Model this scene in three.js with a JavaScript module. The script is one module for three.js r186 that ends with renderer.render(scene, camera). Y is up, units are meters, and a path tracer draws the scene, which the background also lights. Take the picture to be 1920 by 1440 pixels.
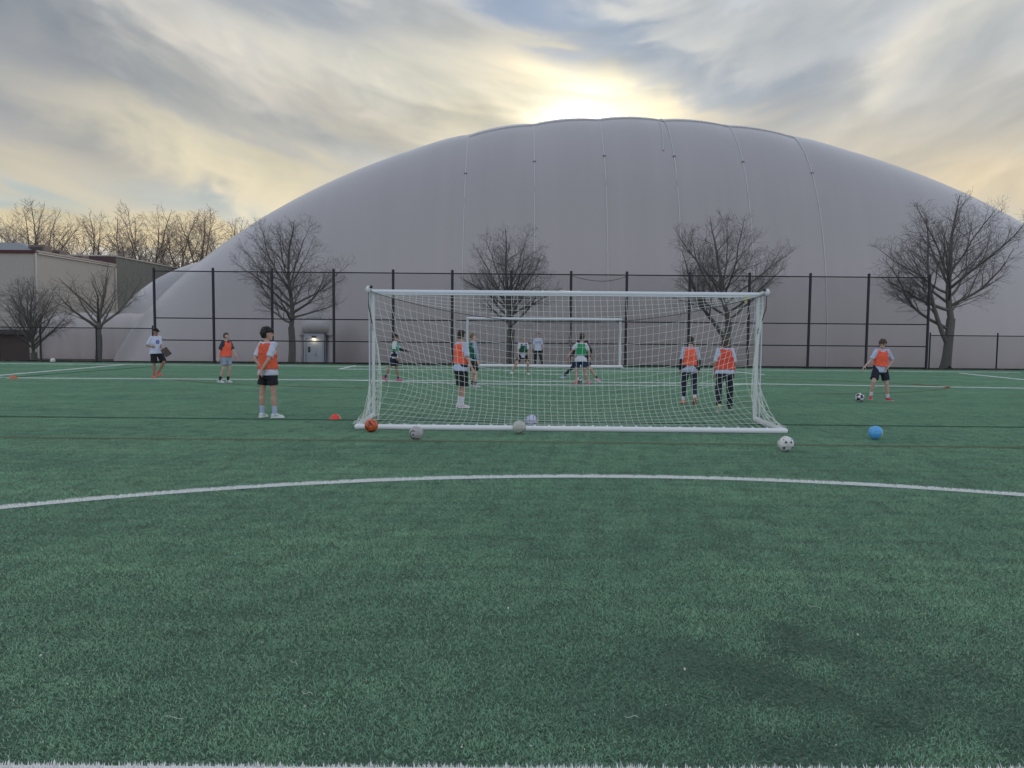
import * as THREE from 'three';
import { mergeGeometries as joinAll } from 'three/addons/utils/BufferGeometryUtils.js';
import { RoundedBoxGeometry } from 'three/addons/geometries/RoundedBoxGeometry.js';

// ------------------------------------------------------------------ camera, sky, sun, exposure
const scene = new THREE.Scene();
const camera = new THREE.PerspectiveCamera(53, 4 / 3, 0.1, 4000);
camera.position.set(0, 1.65, 0);
camera.rotation.order = 'YXZ';
camera.rotation.set(THREE.MathUtils.degToRad(-3.76), 0, THREE.MathUtils.degToRad(0.5));
const renderer = new THREE.WebGLRenderer({ antialias: true });
renderer.setSize(1024, 768);
renderer.toneMapping = THREE.LinearToneMapping;
renderer.toneMappingExposure = 1.55;
renderer.outputColorSpace = THREE.SRGBColorSpace;
renderer.shadowMap.enabled = true;

const SUN_AZ = 4.8, SUN_EL = 15.2;
const D2R = Math.PI / 180;
const sunDir = new THREE.Vector3(Math.sin(SUN_AZ * D2R) * Math.cos(SUN_EL * D2R), Math.sin(SUN_EL * D2R), -Math.cos(SUN_AZ * D2R) * Math.cos(SUN_EL * D2R));
const sun = new THREE.DirectionalLight(new THREE.Color().setRGB(1.0, 0.84, 0.62), 1.2);
sun.name = 'sun';
sun.position.copy(sunDir).multiplyScalar(200).add(new THREE.Vector3(0, 0, -30));
sun.target.position.set(0, 0, -30);
sun.castShadow = true;
sun.shadow.radius = 20;
sun.shadow.mapSize.set(2048, 2048);
Object.assign(sun.shadow.camera, { left: -70, right: 70, top: 70, bottom: -70, near: 1, far: 500 });
scene.add(sun, sun.target);

// seeded random and noise
function rng(seed) {
  let a = seed >>> 0;
  return () => { a = (a + 0x6d2b79f5) | 0; let t = Math.imul(a ^ (a >>> 15), 1 | a); t = (t + Math.imul(t ^ (t >>> 7), 61 | t)) ^ t; return ((t ^ (t >>> 14)) >>> 0) / 4294967296; };
}
const PERM = (() => { const r = rng(77), p = [...Array(256).keys()]; for (let i = 255; i > 0; i--) { const j = Math.floor(r() * (i + 1)); [p[i], p[j]] = [p[j], p[i]]; } const o = new Uint8Array(512); for (let i = 0; i < 512; i++) o[i] = p[i & 255]; return o; })();
const GX = new Float32Array(256), GY = new Float32Array(256);
for (let i = 0; i < 256; i++) { GX[i] = Math.cos(i / 256 * 6.2832); GY[i] = Math.sin(i / 256 * 6.2832); }
function noise2(x, y) {
  const xi = Math.floor(x), yi = Math.floor(y), fx = x - xi, fy = y - yi, X = xi & 255, Y = yi & 255;
  const u = fx * fx * fx * (fx * (fx * 6 - 15) + 10), v = fy * fy * fy * (fy * (fy * 6 - 15) + 10);
  const a = PERM[PERM[X] + Y], b = PERM[PERM[X + 1] + Y], c = PERM[PERM[X] + Y + 1], d = PERM[PERM[X + 1] + Y + 1];
  const n0 = GX[a] * fx + GY[a] * fy, n1 = GX[b] * (fx - 1) + GY[b] * fy, n2 = GX[c] * fx + GY[c] * (fy - 1), n3 = GX[d] * (fx - 1) + GY[d] * (fy - 1);
  return 1.5 * (n0 + (n1 - n0) * u + (n2 - n0 + (n0 - n1 - n2 + n3) * u) * v);
}
function fbm(x, y, o) { let s = 0, a = 0.5; for (let i = 0; i < o; i++) { s += a * noise2(x, y); x = x * 2.03 + 17.3; y = y * 2.03 - 9.1; a *= 0.5; } return s; }
const lin = (c) => (c /= 255, c <= 0.04045 ? c / 12.92 : Math.pow((c + 0.055) / 1.055, 2.4));
const clamp = (x, a = 0, b = 1) => Math.min(b, Math.max(a, x));
const smooth = (a, b, x) => { const t = clamp((x - a) / (b - a)); return t * t * (3 - 2 * t); };

// evening sky: streaked high cloud, thin blue gaps, veiled sun low ahead; [azimuth, elevation, half sizes, tilt, r, g, b, weight]
const CLOUDS = [
  [-31.4, 17.7, 7.8, 3.7, -25, 134, 140, 148, 1.2], [-30.7, 12.4, 8.9, 2.7, -20, 146, 150, 156, 1.0], [-23.2, 19.1, 9.5, 1.6, -28, 196, 194, 188, 1.2],
  [-20.3, 14.9, 9.7, 1.9, -22, 172, 172, 168, 1.0], [-12.4, 17.3, 10.1, 1.9, -22, 206, 203, 192, 1.1], [-15.3, 21.6, 8.4, 1.3, -5, 158, 165, 174, 1.0],
  [-5.6, 21.3, 7.9, 2.4, -20, 186, 187, 186, 1.0], [-4.4, 17.7, 6.7, 2.4, -15, 226, 220, 200, 1.2], [-10.2, 14.5, 7.8, 1.8, -12, 180, 176, 165, 1.0],
  [-24.3, 12.2, 8.0, 1.8, -15, 234, 223, 194, 1.6], [-29.6, 9.7, 7.6, 1.7, -12, 202, 193, 170, 1.0], [-18.2, 10.6, 8.3, 1.9, -10, 220, 209, 180, 1.3],
  [-31.7, 8.0, 5.4, 0.8, -8, 176, 190, 190, 1.0], [-23.4, 8.9, 5.8, 0.9, -8, 170, 184, 188, 1.0], [-26.0, 6.6, 11.8, 1.2, 0, 226, 208, 166, 1.5],
  [-2.5, 15.5, 5.9, 1.6, 8, 226, 214, 184, 1.2], [4.7, 16.2, 4.0, 1.5, 0, 255, 250, 225, 2.5], [4.4, 17.8, 7.9, 2.4, -10, 240, 226, 190, 1.2],
  [1.7, 22.1, 4.8, 1.6, -30, 134, 153, 180, 1.7], [7.5, 19.9, 7.9, 1.8, -33, 140, 157, 179, 1.6], [13.9, 16.9, 7.3, 1.5, -15, 146, 158, 174, 1.6],
  [19.9, 16.1, 7.5, 1.3, 8, 156, 163, 171, 1.3], [12.3, 21.1, 7.8, 1.9, -25, 186, 190, 192, 1.1], [19.8, 20.1, 8.2, 2.2, 10, 184, 188, 190, 1.1],
  [26.4, 17.8, 8.2, 1.4, 28, 210, 208, 200, 1.3], [24.9, 16.4, 3.2, 1.0, 45, 222, 218, 205, 1.3], [30.8, 18.3, 5.5, 2.0, 30, 188, 190, 188, 1.1],
  [29.5, 14.0, 6.9, 2.1, 15, 190, 187, 180, 1.1], [17.2, 14.5, 6.1, 1.3, 0, 200, 194, 182, 1.1], [11.0, 15.3, 4.7, 1.1, -6, 245, 230, 195, 1.4],
  [25.0, 12.2, 7.9, 1.6, -8, 206, 198, 182, 1.2], [31.4, 10.0, 6.8, 2.0, -10, 218, 202, 172, 1.3], [32.4, 12.7, 4.0, 1.3, 10, 196, 190, 178, 1.0],
].map(([az, el, a, b, t, r, g, bl, w]) => ({ az, el, ia: 1 / a, ib: 1 / b, c: Math.cos(t * D2R), s: Math.sin(t * D2R), r: lin(r), g: lin(g), b: lin(bl), w, reach: Math.max(a, b) * 2.4 }));
{
  const W = 3072, H = 1536, data = new Float32Array(W * H * 4);
  for (let j = H / 2 - 2; j < H; j++) {
    const el = ((j + 0.5) / H - 0.5) * 180, e = el * D2R, y = Math.sin(e), ce = Math.cos(e);
    for (let i = 0; i < W; i++) {
      const th = ((i + 0.5) / W - 0.5) * 2 * Math.PI, x = ce * Math.cos(th), z = ce * Math.sin(th);
      const az = Math.atan2(x, -z) / D2R;
      const k = 1 / (Math.max(y, 0) + 0.2), px = x * k, pz = z * k;
      const wx = fbm(px * 0.9 + 3, pz * 0.5, 3), wz = fbm(px * 0.8 - 7, pz * 0.5 + 4, 3);
      const va = el - 0.27 * (Math.sqrt((az - 9) * (az - 9) + 90) - 8), ua = az * 0.9, near = smooth(75, 45, Math.abs(az)) * smooth(48, 32, el);
      const s1 = near > 0 ? fbm(ua / 13 + wx * 0.8, va / 3.4 + wz * 1.2 + 2, 5) : 0, s2 = near > 0 ? fbm(ua / 4.6 + wx * 2 + 11, va / 1.9 + wz * 2.6 + s1 * 1.6, 6) : 0;
      const pq = pz - 0.30 * Math.sqrt(px * px + 0.15), m1 = fbm(px * 0.62 + wx * 1.1, pq * 1.7 + wz * 1.1 + 5, 6);
      const m2 = fbm(px * 2.2 + wx * 2.6, pq * 5.2 + wz * 2.4 + 31, 5);
      const n1 = m1 + (s1 - m1) * near, n2 = m2 + (s2 - m2) * near;
      // far cloud field: warmer to the west (ahead) near the horizon, cool and bluish overhead and behind
      const ahead = 0.5 - 0.5 * Math.cos(Math.PI - Math.min(Math.abs(az), 180) * D2R), warm = Math.exp(-Math.max(el, 0) / 16) * (0.3 + 0.7 * ahead);
      let r = 0.41 + 0.10 * warm, g = 0.455 + 0.03 * warm, b = 0.55 - 0.17 * warm, w = 0.35;
      const fall = 1.08 + 0.24 * smooth(50, 120, Math.abs(az)) - (0.42 + 0.24 * smooth(50, 120, Math.abs(az))) * smooth(0, 60, el); r *= w * fall; g *= w * fall; b *= w * fall;
      const daz = az + wx * 3.0 + n2 * 2.4, del = el + wz * 1.2 + n2 * 1.4;
      if (Math.abs(az) < 60 && el < 40) for (const c of CLOUDS) {
        const dx = daz - c.az, dy = del - c.el;
        if (Math.abs(dx) > c.reach || Math.abs(dy) > c.reach) continue;
        const u = (dx * c.c + dy * c.s) * c.ia, v = (-dx * c.s + dy * c.c) * c.ib, q = u * u + v * v;
        if (q < 6) { const m = c.w * Math.exp(-q * 1.5) * 3.2; r += c.r * m * 0.665; g += c.g * m * 0.665; b += c.b * m * 0.665; w += m; }
      }
      r /= w; g /= w; b /= w;
      const t = n1 * 0.62 + n2 * 0.42, f = 1 + 0.42 * t;
      r *= f * (1 + 0.10 * t); g *= f; b *= f * (1 - 0.12 * t);
      // light spread by thin cloud round the veiled sun
      const cs = x * sunDir.x + y * sunDir.y + z * sunDir.z, an = Math.acos(clamp(cs, -1, 1)) / D2R;
      const ax = Math.hypot((az - SUN_AZ) * 0.62, el - SUN_EL), lit = clamp(1 + 2.0 * t, 0.2, 2.0), gl = 0.62 * Math.exp(-ax * ax / 2.2) * lit + 0.14 * Math.exp(-ax * ax / 24) * lit;
      const o = (j * W + i) * 4;
      data[o] = r + gl; data[o + 1] = g + gl * 0.90; data[o + 2] = b + gl * 0.66; data[o + 3] = 1;
    }
  }
  for (let j = 0; j < H / 2 - 2; j++) for (let i = 0; i < W; i++) { const o = (j * W + i) * 4; data[o] = 0.12; data[o + 1] = 0.14; data[o + 2] = 0.12; data[o + 3] = 1; }
  const sky = new THREE.DataTexture(data, W, H, THREE.RGBAFormat, THREE.FloatType);
  sky.mapping = THREE.EquirectangularReflectionMapping;
  sky.colorSpace = THREE.LinearSRGBColorSpace;
  sky.magFilter = sky.minFilter = THREE.LinearFilter;
  sky.needsUpdate = true;
  scene.background = sky;
  scene.environment = sky;
}

// ------------------------------------------------------------------ helpers
const used = {};
function numbered(n) { const k = used[n] = (used[n] ?? -1) + 1; return k ? `${n}_${String(k).padStart(3, '0')}` : n; }
const V = (x, y, z) => new THREE.Vector3(x, y, z);
const mat = (r, g, b, rough = 0.7, more = {}) => new THREE.MeshStandardMaterial({ color: new THREE.Color().setRGB(r, g, b), roughness: rough, ...more });
const vmat = (rough = 0.7, more = {}) => new THREE.MeshStandardMaterial({ vertexColors: true, roughness: rough, ...more });
function mesh(name, geo, material, parent = scene) {
  const m = new THREE.Mesh(geo, material);
  m.castShadow = m.receiveShadow = true;
  m.name = parent === scene ? numbered(name) : partName(name, parent);
  parent.add(m);
  return m;
}
function partName(name, parent) { const c = parent.children.filter((k) => k.name.replace(/_\d{3}$/, '') === name).length; return c ? `${name}_${String(c).padStart(3, '0')}` : name; }
function thing(name, label, category, at = [0, 0, 0], group) {
  const o = new THREE.Group();
  o.name = numbered(name); o.position.set(...at); scene.add(o);
  o.userData = { label, category }; if (group) o.userData.group = group;
  return o;
}
function tag(o, label, category, group) { o.userData.label = label; o.userData.category = category; if (group) o.userData.group = group; return o; }
const setting = (o) => { o.userData.kind = 'structure'; return o; };
const stuff = (o) => { o.userData.kind = 'stuff'; return o; };
function rod(a, b, ra, rb = ra, sides = 10, caps = true) {
  const d = b.clone().sub(a), g = new THREE.CylinderGeometry(rb, ra, d.length(), sides, 1, !caps);
  g.applyQuaternion(new THREE.Quaternion().setFromUnitVectors(V(0, 1, 0), d.normalize()));
  return g.translate((a.x + b.x) / 2, (a.y + b.y) / 2, (a.z + b.z) / 2);
}
const box = (w, h, d, x, y, z) => new THREE.BoxGeometry(w, h, d).translate(x, y, z);
const rbox = (w, h, d, x, y, z, r = 0.02) => new RoundedBoxGeometry(w, h, d, 2, r).translate(x, y, z);
function geo(pos, idx, col, uv) {
  const g = new THREE.BufferGeometry();
  g.setAttribute('position', new THREE.BufferAttribute(Float32Array.from(pos), 3));
  if (col) g.setAttribute('color', new THREE.BufferAttribute(Float32Array.from(col), 3));
  if (uv) g.setAttribute('uv', new THREE.BufferAttribute(Float32Array.from(uv), 2));
  g.setIndex(new THREE.BufferAttribute(Uint32Array.from(idx), 1));
  g.computeVertexNormals();
  return g;
}
function paint(g, f) {   // vertex colours from a function of position
  const p = g.attributes.position, c = new Float32Array(p.count * 3), v = V(0, 0, 0);
  for (let i = 0; i < p.count; i++) { const k = f(v.fromBufferAttribute(p, i)); c[i * 3] = k[0]; c[i * 3 + 1] = k[1]; c[i * 3 + 2] = k[2]; }
  g.setAttribute('color', new THREE.BufferAttribute(c, 3));
  return g;
}
function mergeGeometries(list, groups = false) {   // join, whatever mix of indexed and plain geometries
  const keys = Object.keys(list[0].attributes).filter((k) => list.every((g) => g.attributes[k]));
  return joinAll(list.map((g) => {
    const c = g.clone(); for (const k of Object.keys(c.attributes)) if (!keys.includes(k)) c.deleteAttribute(k);
    c.clearGroups();
    if (!c.index) c.setIndex([...Array(c.attributes.position.count).keys()]);
    return c;
  }), groups);
}
// many thin strands in one buffer: points -> tube of few sides
class Strands {
  constructor(sides = 4) { this.s = sides; this.p = []; this.i = []; this.n = []; }
  add(pts, r) {
    const s = this.s, base = this.p.length / 3, T = V(0, 0, 0), A = V(0, 0, 0), B = V(0, 0, 0);
    for (let k = 0; k < pts.length; k++) {
      T.subVectors(pts[Math.min(k + 1, pts.length - 1)], pts[Math.max(k - 1, 0)]).normalize();
      A.set(Math.abs(T.y) > 0.9 ? 1 : 0, Math.abs(T.y) > 0.9 ? 0 : 1, 0).cross(T).normalize(); B.crossVectors(T, A);
      const rr = typeof r === 'number' ? r : r[k];
      for (let j = 0; j < s; j++) {
        const c = Math.cos(j / s * 6.28319), d = Math.sin(j / s * 6.28319);
        const nx = A.x * c + B.x * d, ny = A.y * c + B.y * d, nz = A.z * c + B.z * d;
        this.p.push(pts[k].x + nx * rr, pts[k].y + ny * rr, pts[k].z + nz * rr); this.n.push(nx, ny, nz);
      }
      if (k) for (let j = 0; j < s; j++) { const a = base + (k - 1) * s + j, b = base + (k - 1) * s + (j + 1) % s; this.i.push(a, b, a + s, b, b + s, a + s); }
    }
  }
  build() {
    const g = new THREE.BufferGeometry();
    g.setAttribute('position', new THREE.BufferAttribute(Float32Array.from(this.p), 3));
    g.setAttribute('normal', new THREE.BufferAttribute(Float32Array.from(this.n), 3));
    g.setIndex(new THREE.BufferAttribute(Uint32Array.from(this.i), 1));
    return g;
  }
}
function speckle(size, f) {   // greyscale or colour data texture
  const d = new Uint8Array(size * size * 4);
  for (let y = 0; y < size; y++) for (let x = 0; x < size; x++) { const c = f(x / size, y / size), o = (y * size + x) * 4; for (let k = 0; k < 3; k++) d[o + k] = clamp(c[k] ?? c[0]) * 255; d[o + 3] = 255; }
  const t = new THREE.DataTexture(d, size, size); t.wrapS = t.wrapT = THREE.RepeatWrapping; t.magFilter = THREE.LinearFilter; t.needsUpdate = true; return t;
}

// ------------------------------------------------------------------ ground, turf, lines
const FENCE = 38.65;
{
  // terrain: level to the fence, then about a metre down to the dome
  const pos = [], idx = [], xs = [], zs = [];
  for (let x = -1600; x <= 1600; x += Math.abs(x) < 100 ? 20 : 150) xs.push(x);
  for (const z of [400, 100, 20, 0, -20, -38.9, -39.6, -41, -43, -45, -48, -52, -57, -70, -100, -160, -300, -700, -1600]) zs.push(z);
  for (const z of zs) for (const x of xs) pos.push(x, -0.02 - 0.98 * smooth(-39.6, -53, z), z);
  for (let j = 0; j + 1 < zs.length; j++) for (let i = 0; i + 1 < xs.length; i++) { const a = j * xs.length + i, b = a + xs.length; idx.push(a, a + 1, b, a + 1, b + 1, b); }
  const g = geo(pos, idx);
  g.setAttribute('uv', new THREE.BufferAttribute(Float32Array.from(pos.flatMap((_, i) => i % 3 ? [] : [pos[i] / 8, pos[i + 2] / 8])), 2));
  const t = speckle(256, (u, v) => { const n = 0.62 + 0.3 * fbm(u * 24, v * 24, 4); return [n, n * 0.98, n * 0.9]; });
  t.colorSpace = THREE.SRGBColorSpace;
  setting(mesh('ground', g, new THREE.MeshStandardMaterial({ color: new THREE.Color().setRGB(0.22, 0.2, 0.13), map: t, roughness: 1 })));
}
const TURF_TINT = (x, z) => {   // slow change of tone over the field and scuffed, darker spots in the pile
  let t = 1 + 0.16 * fbm(x * 0.35 + 9, z * 0.6, 3) + 0.30 * fbm(x * 1.5 + 3, z * 2.8 + 8, 3);
  const scuff = (cx, cz, a, b) => Math.exp(-(((x - cx) / a) ** 2 + ((z - cz) / b) ** 2));
  const s = scuff(1.35, -3.55, 0.95, 0.55) + 0.9 * scuff(1.75, -3.05, 0.8, 0.3) + 0.7 * scuff(0.75, -3.2, 0.5, 0.3) + 0.6 * scuff(0.9, -5.9, 1.2, 0.5) + 0.7 * scuff(1.7, -4.2, 0.5, 0.25);
  t -= Math.min(0.66, s * 0.72) * clamp(0.6 + 1.8 * fbm(x * 4.3, z * 4.3, 3));
  const sweep = 0.05 * Math.sin(z * 2.1 + 0.6 * fbm(x * 0.3, z * 0.3, 2) * 6);
  return clamp(t + sweep, 0.4, 1.5);
};
{
  const g = new THREE.PlaneGeometry(112, 70, 1, 1).rotateX(-Math.PI / 2).translate(0, 0, -4.4);
  const uv = g.attributes.uv; for (let i = 0; i < uv.count; i++) uv.setXY(i, uv.getX(i) * 112, uv.getY(i) * 70);
  const t = speckle(256, (u, v) => { const n = 0.5 + 0.5 * fbm(u * 60, v * 60, 3) + 0.2 * fbm(u * 8, v * 8, 2); return [n]; });
  const turf = setting(mesh('turf_field', g, new THREE.MeshStandardMaterial({ color: new THREE.Color().setRGB(0.10, 0.215, 0.14), map: t, bumpMap: t, bumpScale: 0.01, roughness: 1 })));
  // fibres: small patches of bent blades, each patch an instance with its own turn and tone
  const S = 0.25, N = 1150, mats = vmat(0.45, { side: THREE.DoubleSide });
  const variants = [];
  for (let v = 0; v < 5; v++) {
    const r = rng(100 + v), p = [], c = [], ix = [];
    for (let k = 0; k < N; k++) {
      const x = (r() + r() + r() - 1.5) / 1.5 * S * 0.95, z = (r() + r() + r() - 1.5) / 1.5 * S * 0.95;
      const a = r() * 6.2832, w = 0.0007 + r() * 0.0006, h = 0.006 + r() * 0.010, lean = 0.008 + r() * 0.016, la = a + (r() - 0.5) * 2.4;
      const dx = Math.cos(a) * w, dz = Math.sin(a) * w, lx = Math.cos(la + 1.57) * lean, lz = Math.sin(la + 1.57) * lean, b = p.length / 3;
      p.push(x - dx, 0, z - dz, x + dx, 0, z + dz, x - dx * 0.9 + lx * 0.4, h * 0.65, z - dz * 0.9 + lz * 0.4, x + dx * 0.9 + lx * 0.4, h * 0.65, z + dz * 0.9 + lz * 0.4, x + lx, h, z + lz);
      ix.push(b, b + 1, b + 2, b + 1, b + 3, b + 2, b + 2, b + 3, b + 4);
      const q = r(), col = q < 0.07 ? [0.34, 0.53, 0.37] : q < 0.55 ? [0.265, 0.495, 0.315] : [0.21, 0.425, 0.262], m = 0.55 + r() * 0.8;
      for (let i = 0; i < 5; i++) { const s = m * (i < 2 ? 0.85 : 1.03); c.push(col[0] * s, col[1] * s, col[2] * s); }
    }
    const g2 = geo(p, ix, c);
    variants.push({ g: g2, spots: [] });
  }
  const r = rng(5);
  for (let z = -2.2; z > -39.3; z -= S) {
    const half = -z * 0.86 + 2.6;
    for (let x = -half; x <= half; x += S) variants[Math.floor(r() * variants.length)].spots.push([x + (r() - 0.5) * 0.08, z + (r() - 0.5) * 0.08, r() * 6.2832]);
  }
  const m4 = new THREE.Matrix4(), q = new THREE.Quaternion(), up = V(0, 1, 0), col = new THREE.Color();
  for (const v of variants) {
    const im = new THREE.InstancedMesh(v.g, mats, v.spots.length);
    v.spots.forEach(([x, z, a], i) => {
      const t = TURF_TINT(x, z);
      im.setMatrixAt(i, m4.compose(V(x, 0.002, z), q.setFromAxisAngle(up, a), V(1, clamp(0.5 + t * 0.5, 0.65, 1.1), 1)));
      im.setColorAt(i, col.setRGB(t * (1 + 0.25 * (t - 1)), t, t * (1 - 0.15 * (t - 1))));
    });
    im.name = partName('turf_fibres', turf); im.castShadow = im.receiveShadow = true; stuff(im); turf.add(im);
  }
}
// white and brown lines: a strip on the backing and coloured fibres that stand in it
function lineFibres(color, seed, white) {
  const r = rng(seed), p = [], c = [], ix = [];
  for (let k = 0; k < 150; k++) {
    const x = (r() - 0.5) * 0.115, z = (r() - 0.5) * 0.10, a = r() * 6.2832, w = 0.0013 + r() * 0.001, h = 0.020 + r() * 0.013, lean = 0.004 + r() * r() * 0.018, la = r() * 6.2832;
    const dx = Math.cos(a) * w, dz = Math.sin(a) * w, lx = Math.cos(la) * lean, lz = Math.sin(la) * lean, b = p.length / 3;
    p.push(x - dx, 0, z - dz, x + dx, 0, z + dz, x - dx + lx * 0.4, h * 0.65, z - dz + lz * 0.4, x + dx + lx * 0.4, h * 0.65, z + dz + lz * 0.4, x + lx, h, z + lz);
    ix.push(b, b + 1, b + 2, b + 1, b + 3, b + 2, b + 2, b + 3, b + 4);
    const m = 0.8 + r() * 0.3;
    for (let i = 0; i < 5; i++) c.push(color[0] * m, color[1] * m, color[2] * m);
  }
  return geo(p, ix, c);
}
const whiteFibre = lineFibres([0.90, 0.91, 0.90], 41), redFibre = lineFibres([0.27, 0.33, 0.22], 42), darkFibre = lineFibres([0.09, 0.20, 0.14], 43), strongRed = lineFibres([0.42, 0.09, 0.05], 44);
const fibreMat = vmat(0.6, { side: THREE.DoubleSide }), stripWhite = mat(0.85, 0.86, 0.86, 0.8), stripRed = mat(0.22, 0.26, 0.18, 0.9), stripDark = mat(0.06, 0.13, 0.095, 1), stripStrong = mat(0.3, 0.08, 0.05, 0.9);
let lineLevel = 0;
function fieldLine(name, pts, width, fibre, strip, { step = 0.085, wide = 1, density = 1, tall = 1 } = {}) {
  const P = pts.map(([x, d]) => V(x, 0, -d)), pos = [], idx = [];
  lineLevel++;
  const y = 0.011 + lineLevel * 0.0004;
  const left = [];
  for (let i = 0; i < P.length; i++) { const t = P[Math.min(i + 1, P.length - 1)].clone().sub(P[Math.max(i - 1, 0)]).normalize(); left.push(V(-t.z, 0, t.x).multiplyScalar(width / 2)); pos.push(P[i].x - left[i].x, y, P[i].z - left[i].z, P[i].x + left[i].x, y, P[i].z + left[i].z); if (i) { const a = 2 * i - 2; idx.push(a, a + 1, a + 2, a + 1, a + 3, a + 2); } }
  const g = geo(pos, idx); if (g.attributes.normal.getY(0) < 0) { g.setIndex([...g.index.array].reverse()); g.computeVertexNormals(); }
  const o = setting(mesh(name, g, strip));
  const spots = [], r = rng(900 + lineLevel);
  for (let i = 0; i + 1 < P.length; i++) {
    const L = P[i].distanceTo(P[i + 1]), n = Math.max(1, Math.round(L / step)), ang = Math.atan2(-(P[i + 1].z - P[i].z), P[i + 1].x - P[i].x);
    for (let k = 0; k < n; k++) if (r() < density) spots.push([P[i].x + (P[i + 1].x - P[i].x) * (k + 0.5) / n, P[i].z + (P[i + 1].z - P[i].z) * (k + 0.5) / n, ang]);
  }
  const im = new THREE.InstancedMesh(fibre, fibreMat, spots.length), m4 = new THREE.Matrix4(), q = new THREE.Quaternion();
  spots.forEach(([x, z, a], i) => im.setMatrixAt(i, m4.compose(V(x, 0.003, z), q.setFromAxisAngle(V(0, 1, 0), a + (r() < 0.5 ? Math.PI : 0)), V(1, (1 + (r() - 0.5) * 0.2) * tall, width / 0.1 * wide * (0.93 + r() * 0.14)))));
  im.name = 'line_fibres'; stuff(im); im.castShadow = im.receiveShadow = true; o.add(im);
  return o;
}
const arc = (cx, cd, r, a0, a1, n) => Array.from({ length: n + 1 }, (_, i) => { const a = (a0 + (a1 - a0) * i / n) * D2R; return [cx + r * Math.sin(a), cd + r * Math.cos(a)]; });
const WHITE = [whiteFibre, stripWhite];
fieldLine('white_line', [[-4, 2.725], [0, 2.75], [4, 2.79]], 0.12, ...WHITE);
fieldLine('white_line', arc(1.217, -1.74, 10.53, -42, 33, 60), 0.115, ...WHITE);
fieldLine('white_line', [[-20, 25.62], [-8.3, 26.05], [0, 26.3], [8.65, 26.0], [18.5, 24.72]], 0.11, ...WHITE);
fieldLine('white_line', [[-5.8, 26.2], [-3.9, 25.6], [-1.8, 24.95], [0.4, 24.65], [2.6, 24.6], [4.6, 24.75], [6.6, 25.2], [8.4, 25.95]], 0.10, ...WHITE);
fieldLine('white_line', [[-18.0, 25.7], [-18.34, 36.6]], 0.12, ...WHITE);
fieldLine('white_line', [[20.4, 35.05], [19.6, 24.9]], 0.12, ...WHITE);
fieldLine('white_line', [[-7.6, 33.8], [-7.62, 37.4]], 0.12, ...WHITE);
fieldLine('white_line', [[-7.5, 33.8], [9.95, 34.3]], 0.11, ...WHITE);
fieldLine('white_line', [[10.0, 34.45], [10.55, 32.2]], 0.12, ...WHITE);
fieldLine('white_line', [[1.25, 31.0], [2.0, 31.0]], 0.14, ...WHITE);
fieldLine('white_line', [[-24.5, 36.4], [0, 36.6], [24, 36.4]], 0.09, ...WHITE);
fieldLine('white_line', [[-21.2, 36.55], [-20.7, 36.2]], 0.14, ...WHITE);
fieldLine('brown_line', [[-9, 11.56], [0, 11.55], [9, 11.4]], 0.075, redFibre, stripRed, { density: 1 });
fieldLine('brown_line', [[-11.3, 25.6], [-9.6, 24.2], [-8.0, 23.4], [-6, 22.8], [-4.2, 22.4]], 0.08, redFibre, stripRed, { density: 1 });
fieldLine('red_line', [[9.0, 29.0], [11.5, 28.4], [13.2, 27.3], [14.35, 25.3], [13.6, 24.2], [12.2, 23.0], [10.6, 22.2], [8.6, 21.7]], 0.06, redFibre, stripRed, { density: 1 });
fieldLine('red_line', [[13.9, 26.6], [14.35, 25.3], [13.9, 24.6]], 0.14, strongRed, stripStrong);
for (const [n, pts, den] of [['turf_seam', [[-11, 14.33], [0, 14.2], [11, 13.98]], 1], ['turf_seam', [[-17.0, 25.0], [-16.2, 35]], 1]]) fieldLine(n, pts, 0.035, darkFibre, stripDark, { density: den, tall: 0.95 });

// kerb under the fence and the litter along it
setting(mesh('kerb', box(70, 0.09, 0.3, 0, 0.025, -FENCE - 0.35), mat(0.10, 0.11, 0.105, 0.95)));
{
  const r = rng(61), g = geo([-0.03, 0, 0, 0, 0.014, -0.02, 0.03, 0, 0, 0, 0.01, 0.022], [0, 2, 1, 0, 3, 2]), im = new THREE.InstancedMesh(g, mat(0.12, 0.09, 0.06, 0.9, { side: THREE.DoubleSide }), 900), m4 = new THREE.Matrix4(), e = new THREE.Euler(), q = new THREE.Quaternion();
  for (let i = 0; i < 900; i++) im.setMatrixAt(i, m4.compose(V((r() - 0.5) * 56, 0.03 + r() * 0.05, -FENCE + 0.25 - r() * r() * 0.5), q.setFromEuler(e.set(r(), r() * 6, r())), V(1, 1, 1).multiplyScalar(0.7 + r() * 1.3)));
  im.name = numbered('leaf_litter'); stuff(im); tag(im, 'brown dead leaves blown along the foot of the fence', 'leaf litter'); scene.add(im);
}

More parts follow.
